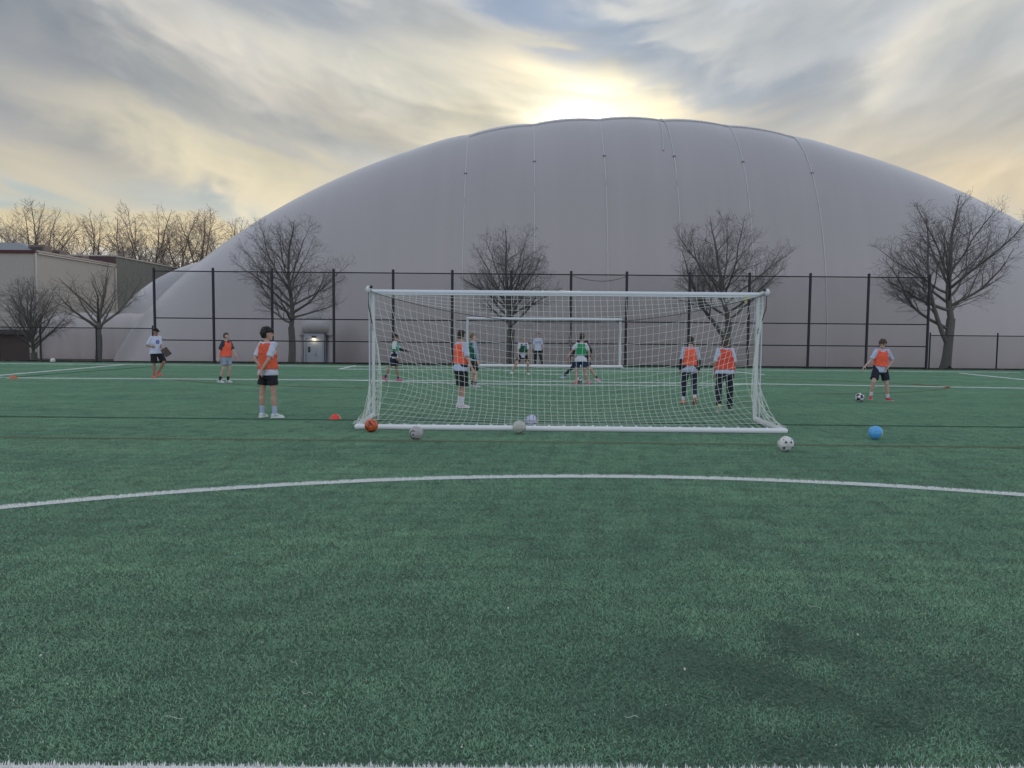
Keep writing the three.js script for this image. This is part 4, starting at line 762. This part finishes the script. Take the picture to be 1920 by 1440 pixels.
  limb.push([bone(T(0, 0.47, -0.01), hc.clone().addScaledVector(Hu, -0.05).addScaledVector(Hf, -0.02), 0.056, 0.05), 0.03]);
  const [blo, bhi] = bounds([...arms.flatMap((a) => [a.sh, a.el, a.wr]), ...legs.flatMap((l) => [l.hip, l.knee, l.ankle]), neck, hc], 0.11);
  const bodyG = surfaceNets((x, y, z) => { let d = torso(x, y, z, -0.012, -0.1, 0.535, 0); for (const [f, k] of limb) d = smin(d, f(x, y, z), k); return d; }, blo, bhi, 0.0165);
  const sk = look.skin, skinAt = (v) => { const n = 1 + 0.12 * noise2(v.x * 30 + o.x, v.y * 30); return [sk[0] * n, sk[1] * n, sk[2] * n]; };
  paint(bodyG, skinAt);
  const headG = paint(HEAD.clone(), (v) => {
    const X = Math.abs(v.x), eye = Math.hypot(X - 0.03, (v.y + 0.007) * 1.25) ; if (v.z > 0.07 && eye < 0.0065) return [0.03, 0.022, 0.018]; if (v.z > 0.07 && eye < 0.012) return [0.55, 0.52, 0.5];
    if (v.z > 0.065 && Math.abs(v.y - 0.014) < 0.006 && X > 0.012 && X < 0.05) return look.hair.color.map((c) => c * 0.8 + 0.01);
    if (v.z > 0.07 && Math.hypot(v.x * 0.4, v.y + 0.062) < 0.009) return [sk[0] * 0.8, sk[1] * 0.55, sk[2] * 0.55];
    return skinAt(v); }).applyMatrix4(HM);
  const graft = [bodyG, headG];
  arms.forEach((a, i) => {
    const Y = a.fore, fw = (o.thumb && o.thumb[i]) ? V(...o.thumb[i]) : F.clone(), X = fw.addScaledVector(Y, -fw.dot(Y)).normalize(), Z = X.clone().cross(Y);
    const g = paint((a.sg > 0 ? HAND_L : HAND_R).clone(), skinAt).applyMatrix4(new THREE.Matrix4().makeBasis(X, Y, Z).setPosition(a.wr));
    if (look.gloves) { a.glove = g; } else graft.push(g);
  });
  for (const g of graft) { g.deleteAttribute('uv'); }
  mesh('body', mergeGeometries(graft), skinMat, P);
  if (look.gloves) arms.forEach((a) => { const g = paint(a.glove, () => look.gloves); const p = g.attributes.position, n = g.attributes.normal; for (let i = 0; i < p.count; i++) p.setXYZ(i, p.getX(i) + n.getX(i) * 0.006, p.getY(i) + n.getY(i) * 0.006, p.getZ(i) + n.getZ(i) * 0.006); mesh('glove', g, clothMat, P); });
  // hair or cap
  const hairG = HAIR[look.hair.type].clone(), hcol = look.hair.color; paint(hairG, (v) => { const n = 0.85 + 0.35 * noise2(v.x * 60, v.y * 25 + v.z * 60); return hcol.map((c) => c * n); });
  if (look.cap) hairG.scale(0.97, 0.9, 0.97).translate(0, -0.012, 0);
  mesh('hair', hairG.applyMatrix4(HM), hairMat, P);
  if (look.cap) {
    const dome = new THREE.SphereGeometry(1, 24, 12, 0, 6.2832, 0, 1.62).scale(0.094, 0.098, 0.113).translate(0, 0.044, -0.010), brim = new THREE.CylinderGeometry(0.09, 0.092, 0.010, 24, 1, false, -1.25, 2.5).scale(0.9, 1, 1.25).rotateX(0.14).translate(0, 0.052, 0.075);
    const cap = mesh('cap', paint(dome, () => look.cap).applyMatrix4(HM), clothMat, P); mesh('brim', paint(brim, () => look.cap).applyMatrix4(HM), clothMat, cap);
  }
  if (look.band) mesh('headband', new THREE.TorusGeometry(0.089, 0.010, 8, 28).rotateX(Math.PI / 2 + 0.12).scale(1, 1, 1.15).translate(0, 0.045, -0.012).applyMatrix4(HM), mat(...look.band, 0.8), P);
  // clothes
  const fold = (x, y, z, a) => a * (noise2(x * 15 + y * 6 + o.x * 3, y * 13 - z * 9) + 0.6 * noise2(y * 34 + z * 18, x * 26 + o.d));
  const tint = (c, f) => (v) => { const k = f?.(v); if (k) return k; const n = 1 + 0.07 * noise2(v.x * 22, v.y * 22 + v.z * 9); return [c[0] * n, c[1] * n, c[2] * n]; };
  const hem = (look.hem ?? -0.06) * 0.75 - 0.005, sl = look.sleeve ?? 0.72, shirtParts = [];
  for (const a of arms) { shirtParts.push(sleeve(a.sh, a.el, 0.060, 0.062 + (sl > 1 ? -0.014 : 0), -0.25, Math.min(sl, 1.02))); if (sl > 1) shirtParts.push(sleeve(a.el, a.wr, 0.050, 0.036, -0.12, sl - 1)); }
  const [slo, shi] = bounds([T(0.23, hem, 0.19), T(-0.23, hem, -0.19), T(0.2, 0.58, 0.15), T(-0.2, 0.58, -0.15), T(0.23, hem, -0.19), T(-0.23, hem, 0.19), ...arms.flatMap((a) => sl > 1 ? [a.sh, a.el, a.wr] : [a.sh, a.el])], 0.08);
  const shirtD = (x, y, z, g) => { let d = torso(x, y, z, 0.012 + g, hem, 0.532, look.loose ?? 0.022); for (const f of shirtParts) d = smin(d, f(x, y, z) - g, 0.035); return d; };
  const shirtG = surfaceNets((x, y, z) => shirtD(x, y, z, 0) + fold(x, y, z, 0.0065), slo, shi, 0.0125);
  mesh('shirt', paint(shirtG, tint(look.shirt, look.print && ((v) => { const [a, b, c] = inTorso(v.x, v.y, v.z); return c > 0.04 ? look.print(a, b) : null; }))), clothMat, P);
  if (look.under) for (const a of arms) mesh('arm_sleeve', paint(surfaceNets((x, y, z) => Math.min(sleeve(a.sh, a.el, 0.05, 0.042, 0.4, 1.05)(x, y, z), sleeve(a.el, a.wr, 0.042, 0.030, -0.05, 0.98)(x, y, z)), ...bounds([a.sh, a.el, a.wr], 0.07), 0.012), tint(look.under)), clothMat, P);
  if (look.bib) {
    const b0 = (look.bibHem ?? 0.04) + 0.04;
    const bibG = surfaceNets((x, y, z) => {
      const [u, v, w] = inTorso(x, y, z); let d = torso(x, y, z, 0.026, b0, 0.515, (look.loose ?? 0.022) + 0.006) + fold(x, y, z, 0.008);
      d = Math.max(d, Math.abs(u) - (0.136 + 0.085 * smooth(0.38, 0.25, v) + (v < 0.2 ? 0.2 : 0)));
      return Math.max(d, -ell(u, v - 0.54, w - 0.03, 0.070, w > 0 ? 0.085 : 0.06, 0.2));
    }, slo, shi, 0.0115);
    mesh('bib', paint(bibG, tint(look.bib)), new THREE.MeshStandardMaterial({ vertexColors: true, roughness: 0.8 }), P);
  }
  const pelvis = (x, y, z, g) => torso(x, y, z, g, -0.16, 0.06, 0.004);
  if (look.pants) {
    const f = legs.map((l) => [sleeve(l.hip, l.knee, 0.098, 0.074, -0.3, 1.05), sleeve(l.knee, l.ankle, 0.074, look.slim ? 0.045 : 0.06, -0.15, look.pantsTo ?? 0.97), bone(l.hip, l.hip.clone().add(V(0, 0.05, 0)), 0.1, 0.1)]).flat();
    mesh('pants', paint(surfaceNets((x, y, z) => { let d = pelvis(x, y, z, 0.006); for (const k of f) d = smin(d, k(x, y, z), 0.025); return d + fold(x, y, z, 0.006); }, ...bounds([T(0.2, 0.1, 0.15), T(-0.2, 0.1, -0.15), ...legs.flatMap((l) => [l.hip, l.knee, l.ankle])], 0.13), 0.014), tint(look.pants)), clothMat, P);
  } else {
    const k1 = (look.short ?? 0.66) + 0.08, f = legs.map((l) => [sleeve(l.hip, l.knee, 0.102, 0.096 + 0.012 * k1, -0.3, k1), bone(l.hip, l.hip.clone().add(V(0, 0.05, 0)), 0.1, 0.1)]).flat();
    mesh('shorts', paint(surfaceNets((x, y, z) => { let d = pelvis(x, y, z, 0.008); for (const k of f) d = smin(d, k(x, y, z), 0.022); return d + fold(x, y, z, 0.007); }, ...bounds([T(0.2, 0.1, 0.15), T(-0.2, 0.1, -0.15), ...legs.flatMap((l) => [l.hip, l.knee])], 0.14), 0.0135), tint(look.shorts, look.trim)), clothMat, P);
    if (look.legging) { const l = legs[look.legging.side === 'L' ? 0 : 1]; mesh('legging', paint(surfaceNets((x, y, z) => smin(sleeve(l.hip, l.knee, 0.088, 0.058, 0.3, 1.05)(x, y, z), sleeve(l.knee, l.ankle, 0.056, 0.042, -0.1, 0.98)(x, y, z), 0.02), ...bounds([l.hip, l.knee, l.ankle], 0.12), 0.014), tint(look.legging.color)), clothMat, P); }
  }
  legs.forEach((l, i) => {
    const so = look.socks; if (so) { const t0 = 1 - so.h / 0.405; mesh('sock', paint(surfaceNets((x, y, z) => Math.min(sleeve(l.knee, l.ankle, 0.056, 0.0415, t0, 1.0)(x, y, z), bone(l.ankle, l.ankle.clone().add(V(0, -0.03, 0)), 0.0415, 0.038)(x, y, z)), ...bounds([l.knee, l.ankle], 0.07), 0.0105), tint(so.color)), clothMat, P); }
    const sh = look.shoes, M = new THREE.Matrix4().makeRotationFromEuler(new THREE.Euler(l.pitch, l.yaw, 0, 'YXZ')).setPosition(l.ankle);
    const col = sh.each?.[i] ?? sh.color;
    mesh('shoe', paint(SHOE.clone(), (v) => v.y < -0.057 ? sh.sole : (sh.mark && v.z > 0.0 && v.z < 0.07 && Math.abs(v.y + 0.03 - v.z * 0.3) < 0.012) ? sh.mark : col).applyMatrix4(M), shoeMat, P);
  });
  return { P, arms, T, s };
}
const ORANGE = [0.98, 0.145, 0.075], DULLORANGE = [0.74, 0.115, 0.05], GREEN = [0.018, 0.30, 0.12], DARKGREEN = [0.010, 0.105, 0.065], TEE = [0.5, 0.55, 0.68], TEEW = [0.57, 0.60, 0.71], BLACK = [0.012, 0.013, 0.018], NAVY = [0.014, 0.022, 0.05], WHITEC = [0.64, 0.66, 0.73];
const HB = [0.035, 0.024, 0.017], HBLK = [0.011, 0.010, 0.011], HBR = [0.075, 0.048, 0.03], HBLOND = [0.20, 0.13, 0.065];

const coach = person({ label: 'person in black cap, white printed shirt and black shorts walking with a clipboard', x: -12.25, d: 26.5, h: 1.74, yaw: 55, up: [-0.03, 1, 0], head: [62, -8],
  armL: [[0.18, -0.93, 0.3], [0.62, -0.42, 0.66]], armR: [[-0.42, -0.85, 0.1], [0.86, -0.12, 0.5]], thumb: [[0, 0.8, 0.5], [0, 1, 0.2]],
  legL: [[0.48, -0.86, 0.15], [-0.5, -0.86, -0.05], 60, 12], legR: [[0.02, -1, 0.02], [-0.06, -1, -0.04], 40, 0],
  look: { skin: SKIN.tan, hair: { type: 'short', color: HBLK }, cap: [0.012, 0.012, 0.014], shirt: [0.61, 0.66, 0.81], hem: -0.09, loose: 0.035, sleeve: 0.85, bulk: 1.06, shorts: BLACK, short: 0.82, socks: { color: [0.5, 0.1, 0.09], h: 0.05 }, shoes: { color: [0.80, 0.10, 0.085], sole: [0.70, 0.12, 0.10] }, print: (a, b) => Math.hypot(a - 0.0, b - 0.33) < 0.075 && (Math.hypot(a, b - 0.33) > 0.03 || Math.abs(a) < 0.012) ? [0.10, 0.14, 0.42] : null } });
person({ label: 'person in orange bib over dark grey shirt, with light grey shorts and black socks', x: -9.05, d: 24.35, h: 1.62, yaw: 60, up: [0.06, 1, 0.02], head: [80, 2],
  armL: [[0.42, -0.9, 0.15], [0.50, -0.82, 0.25]], armR: [[-0.36, -0.93, 0.1], [-0.12, -0.98, 0.3]],
  legL: [[0.14, -0.98, 0.1], [-0.2, -0.97, -0.1], 65, 0], legR: [[-0.02, -0.98, 0.1], [-0.34, -0.93, -0.05], 75, 6],
  look: { skin: SKIN.fair, hair: { type: 'short', color: HBR }, shirt: [0.035, 0.055, 0.075], sleeve: 0.85, hem: 0.0, bib: ORANGE, bibHem: -0.04, loose: 0.03, shorts: [0.30, 0.37, 0.47], short: 0.62, socks: { color: BLACK, h: 0.14 }, shoes: { color: [0.60, 0.68, 0.70], sole: [0.7, 0.74, 0.74], mark: [0.03, 0.04, 0.06] } } });
person({ label: 'person with hands joined behind the back, in dull orange bib, left of the near goal', x: -4.62, d: 14.55, h: 1.74, yaw: 152, head: [100, 2], up: [-0.01, 1, 0],
  armL: [[-0.36, -0.92, 0.30], [0.72, -0.62, 0.42]], armR: [[-0.24, -0.92, 0.34], [-0.50, -0.80, 0.12]], thumb: [[0, 1, 0.3], [0.4, -0.3, 0.8]],
  legL: [[-0.10, -1, 0.02], [-0.02, -1, 0.02], 165, 0], legR: [[0.10, -1, 0.02], [0.05, -1, 0.02], 100, 0],
  look: { skin: SKIN.light, hair: { type: 'fluffy', color: HBLK }, shirt: TEEW, sleeve: 0.8, hem: -0.12, loose: 0.028, bib: DULLORANGE, bibHem: -0.02, shorts: BLACK, short: 0.58, bulk: 1.03, socks: { color: [0.42, 0.47, 0.66], h: 0.15 }, shoes: { color: [0.62, 0.68, 0.66], sole: [0.72, 0.75, 0.72], mark: [0.4, 0.45, 0.42] } } });
person({ label: 'person in green bib, dark headband and pink shoes, running with one arm stretched forward', x: -3.92, d: 25.6, h: 1.60, yaw: 88, head: [84, -6], up: [0.06, 1, 0],
  armL: [[0.5, -0.72, -0.3], [0.98, -0.22, -0.1]], armR: [[-0.02, -0.98, 0.2], [0.42, -0.86, 0.2]],
  legL: [[0.16, -0.98, 0.02], [0.14, -0.99, 0.0], 92, 0], legR: [[-0.34, -0.93, 0.05], [-0.42, -0.9, 0], 85, 38],
  look: { skin: SKIN.tan, hair: { type: 'short', color: HBLK }, band: [0.015, 0.015, 0.02], shirt: WHITEC, sleeve: 0.75, hem: -0.10, under: [0.012, 0.016, 0.035], bib: [0.05, 0.36, 0.20], bibHem: 0.12, shorts: NAVY, short: 0.72, socks: { color: [0.05, 0.05, 0.08], h: 0.10 }, shoes: { color: [0.62, 0.12, 0.24], sole: [0.5, 0.08, 0.16] } } });
person({ label: 'person in orange bib, long black shorts and tall white socks behind the net', x: -1.12, d: 16.85, h: 1.74, yaw: 128, head: [150, 0], up: [0.02, 1, -0.01],
  armL: [[0.2, -0.97, -0.1], [0.24, -0.97, -0.05]], armR: [[0.16, -0.97, 0.16], [0.42, -0.9, 0.12]],
  legL: [[0.12, -0.99, 0.02], [-0.10, -0.99, 0.0], 118, 0], legR: [[0.02, -1, 0.02], [-0.09, -0.99, 0.0], 90, 0],
  look: { skin: SKIN.light, hair: { type: 'short', color: HB }, shirt: [0.51, 0.59, 0.76], sleeve: 0.85, hem: -0.12, loose: 0.026, bib: ORANGE, bibHem: 0.02, shorts: BLACK, short: 0.92, bulk: 0.98, socks: { color: [0.70, 0.71, 0.78], h: 0.17 }, shoes: { color: [0.74, 0.66, 0.72], sole: [0.78, 0.74, 0.78], mark: [0.75, 0.25, 0.38] } } });
person({ label: 'person in green bib over pale blue long sleeves, mostly hidden behind another in orange bib', x: -1.18, d: 23.2, h: 1.66, yaw: 115, head: [95, 0], up: [0.0, 1, 0],
  armL: [[0.3, -0.95, -0.1], [0.2, -0.97, 0.1]], armR: [[0.22, -0.96, 0.2], [0.15, -0.96, 0.2]],
  legL: [[0.1, -0.99, 0.1], [-0.1, -0.99, -0.1], 110, 0], legR: [[0.12, -0.99, 0], [0.0, -1, 0], 110, 0],
  look: { skin: SKIN.fair, hair: { type: 'short', color: HBLOND }, shirt: [0.30, 0.38, 0.48], sleeve: 1.9, hem: -0.08, bib: DARKGREEN, bibHem: 0.0, shorts: BLACK, short: 0.8, socks: { color: BLACK, h: 0.12 }, shoes: { color: [0.5, 0.5, 0.5], sole: [0.6, 0.6, 0.6] } } });
person({ label: 'person in dark green bib crouching ready with legs apart in front of the far goal', x: 0.42, d: 30.8, h: 1.66, yaw: 10, head: [20, -4], up: [0.05, 1, 0.20],
  armL: [[0.22, -0.92, 0.3], [-0.02, -0.96, 0.25]], armR: [[-0.26, -0.92, 0.3], [0.06, -0.96, 0.25]],
  legL: [[0.30, -0.82, 0.5], [0.02, -0.95, -0.35], 20, 0], legR: [[-0.42, -0.78, 0.45], [-0.42, -0.88, -0.2], -25, 0],
  look: { skin: SKIN.light, hair: { type: 'bun', color: HBLOND }, shirt: TEEW, sleeve: 0.7, hem: -0.10, bib: DARKGREEN, bibHem: 0.08, shorts: BLACK, short: 0.62, trim: null, socks: { color: [0.05, 0.05, 0.05], h: 0.05 }, shoes: { color: [0.66, 0.74, 0.68], sole: [0.6, 0.68, 0.62] } } });
person({ label: 'person in white shirt with blue chest print and long black pants inside the far goal', x: 1.24, d: 37.6, h: 1.72, yaw: 5, head: [10, -3], up: [0, 1, 0.03],
  armL: [[0.22, -0.97, 0.05], [0.06, -0.98, 0.18]], armR: [[-0.24, -0.97, 0.05], [-0.05, -0.98, 0.18]],
  legL: [[0.17, -0.98, 0.08], [0.22, -0.97, -0.06], 30, 0], legR: [[-0.08, -0.99, 0.08], [-0.02, -0.99, -0.05], -20, 0],
  look: { skin: SKIN.light, hair: { type: 'short', color: HBR }, shirt: [0.56, 0.60, 0.76], sleeve: 0.9, hem: -0.10, loose: 0.03, pants: BLACK, slim: true, gloves: [0.02, 0.02, 0.03], shoes: { color: [0.7, 0.74, 0.66], sole: [0.7, 0.72, 0.66] }, print: (a, b) => Math.abs(b - 0.33) < 0.06 && (Math.abs(a - 0.045 + (b - 0.33) * 0.3) < 0.018 || Math.abs(a + 0.045 - (b - 0.33) * 0.3) < 0.018 || Math.abs(Math.abs(a) - 0.11) < 0.012) ? [0.10, 0.12, 0.42] : null } });
person({ label: 'person in bright green bib and blue shorts seen from behind, close on the ball', x: 2.22, d: 24.9, h: 1.64, yaw: 172, head: [140, -6], up: [0.03, 1, -0.04],
  armL: [[-0.55, -0.72, -0.2], [-0.55, -0.78, 0.2]], armR: [[0.4, -0.86, -0.2], [0.35, -0.5, -0.75]],
  legL: [[-0.12, -0.98, -0.06], [-0.03, -1, 0.04], 200, 0], legR: [[0.12, -0.98, -0.08], [0.30, -0.95, 0.1], 145, 0],
  look: { skin: [0.50, 0.26, 0.22], hair: { type: 'short', color: HBLK }, shirt: WHITEC, sleeve: 0.72, hem: -0.14, loose: 0.03, bib: GREEN, bibHem: 0.06, shorts: [0.016, 0.045, 0.10], short: 0.62, under: null, socks: { color: [0.55, 0.22, 0.22], h: 0.1 }, shoes: { color: [0.62, 0.16, 0.18], sole: [0.25, 0.08, 0.09] } } });
person({ label: 'person in black long-sleeved top striding wide behind the person in the bright green bib', x: 2.42, d: 26.6, h: 1.80, yaw: -20, head: [-25, -12], up: [-0.02, 1, 0.06],
  armL: [[0.45, -0.88, 0.1], [-0.1, -0.96, 0.2]], armR: [[-0.4, -0.9, 0.1], [-0.3, -0.9, 0.2]],
  legL: [[0.38, -0.90, 0.12], [0.60, -0.78, -0.1], 50, 20], legR: [[-0.55, -0.83, 0.05], [-0.70, -0.71, 0.0], -50, 0],
  look: { skin: SKIN.light, hair: { type: 'short', color: HBR }, shirt: [0.014, 0.018, 0.022], sleeve: 1.9, hem: -0.06, shorts: NAVY, short: 0.7, legging: { side: 'R', color: [0.014, 0.02, 0.045] }, socks: { color: BLACK, h: 0.09 }, shoes: { each: [[0.70, 0.30, 0.42], [0.30, 0.38, 0.52]], color: [0.5, 0.5, 0.5], sole: [0.7, 0.68, 0.7] } } });
person({ label: 'person in orange bib with black arm sleeves and orange shoes, walking away behind the net', x: 4.2, d: 18.2, h: 1.62, yaw: 172, head: [150, -4], up: [0.01, 1, -0.03],
  armL: [[-0.22, -0.96, 0.05], [-0.05, -0.96, -0.3]], armR: [[0.22, -0.96, 0.08], [0.0, -0.99, 0.1]],
  legL: [[-0.08, -0.99, -0.12], [-0.06, -0.99, 0.12], 178, 0], legR: [[0.10, -0.98, 0.0], [-0.10, -0.80, 0.55], 165, 48],
  look: { skin: SKIN.light, hair: { type: 'short', color: HB }, shirt: [0.44, 0.49, 0.61], sleeve: 0.85, hem: -0.14, loose: 0.026, under: [0.012, 0.014, 0.02], bib: ORANGE, bibHem: 0.03, pants: [0.016, 0.024, 0.05], slim: true, pantsTo: 0.78, bulk: 0.95, socks: { color: [0.62, 0.63, 0.72], h: 0.14 }, shoes: { color: [0.80, 0.20, 0.10], sole: [0.55, 0.12, 0.08], mark: [0.85, 0.5, 0.4] } } });
person({ label: 'person with long brown hair in orange bib and dark pants near the right goal post', x: 4.52, d: 16.35, h: 1.60, yaw: 180, head: [165, 0], up: [0.0, 1, -0.02],
  armL: [[-0.22, -0.97, 0.02], [-0.10, -0.98, -0.1]], armR: [[0.24, -0.96, 0.02], [0.02, -0.96, -0.22]],
  legL: [[-0.12, -0.99, 0.02], [-0.06, -0.86, 0.42], 185, 55], legR: [[0.10, -0.99, -0.04], [0.02, -1, 0.04], 150, 0],
  look: { skin: [0.46, 0.26, 0.19], hair: { type: 'long', color: [0.085, 0.058, 0.036] }, shirt: [0.54, 0.60, 0.76], sleeve: 0.85, hem: -0.07, loose: 0.036, bulk: 1.1, bib: [0.80, 0.085, 0.045], bibHem: -0.0, pants: [0.014, 0.018, 0.034], socks: null, shoes: { each: [[0.42, 0.52, 0.10], [0.05, 0.055, 0.05]], color: [0.4, 0.5, 0.1], sole: [0.62, 0.66, 0.55] } } });
person({ label: 'person in orange bib and black shorts dribbling a ball on the right, facing the camera', x: 9.42, d: 19.7, h: 1.62, yaw: -8, head: [-28, -20], up: [0.03, 1, 0.10],
  armL: [[0.52, -0.82, -0.15], [-0.62, -0.66, 0.4]], armR: [[-0.50, -0.84, 0.1], [-0.72, -0.66, 0.2]], thumb: [[-0.3, 0.6, 0.6], [0, 0.3, 1]],
  legL: [[0.17, -0.96, 0.12], [0.18, -0.97, -0.12], 20, 0], legR: [[-0.36, -0.84, 0.40], [-0.04, -0.97, -0.25], -30, 14],
  look: { skin: SKIN.fair, hair: { type: 'fluffy', color: HBR }, shirt: [0.49, 0.55, 0.73], sleeve: 0.85, hem: -0.12, loose: 0.03, bib: ORANGE, bibHem: 0.03, bulk: 0.96, shorts: [0.014, 0.016, 0.03], short: 0.7, socks: { color: [0.66, 0.68, 0.74], h: 0.11 }, shoes: { color: [0.50, 0.06, 0.08], sole: [0.62, 0.5, 0.5] } } });
// clipboard in the hand of the person with the cap
{
  const w = coach.arms[0].wr.clone().addScaledVector(coach.arms[0].fore, 0.10).multiplyScalar(coach.s).add(coach.P.position);
  const t = thing('clipboard', 'brown clipboard held by the person in the black cap', 'clipboard', [w.x + 0.10, w.y - 0.06, w.z + 0.03]);
  t.rotation.set(-0.35, 0.35, 0.75);
  mesh('board', rbox(0.23, 0.31, 0.008, 0, 0, 0, 0.003), mat(0.06, 0.042, 0.036, 0.6), t);
  mesh('sheet', box(0.20, 0.25, 0.003, 0, -0.015, -0.006), mat(0.5, 0.5, 0.48, 0.8), t);
  mesh('clip', rbox(0.10, 0.03, 0.016, 0, 0.142, -0.006, 0.004), steel, t);
}

renderer.render(scene, camera);
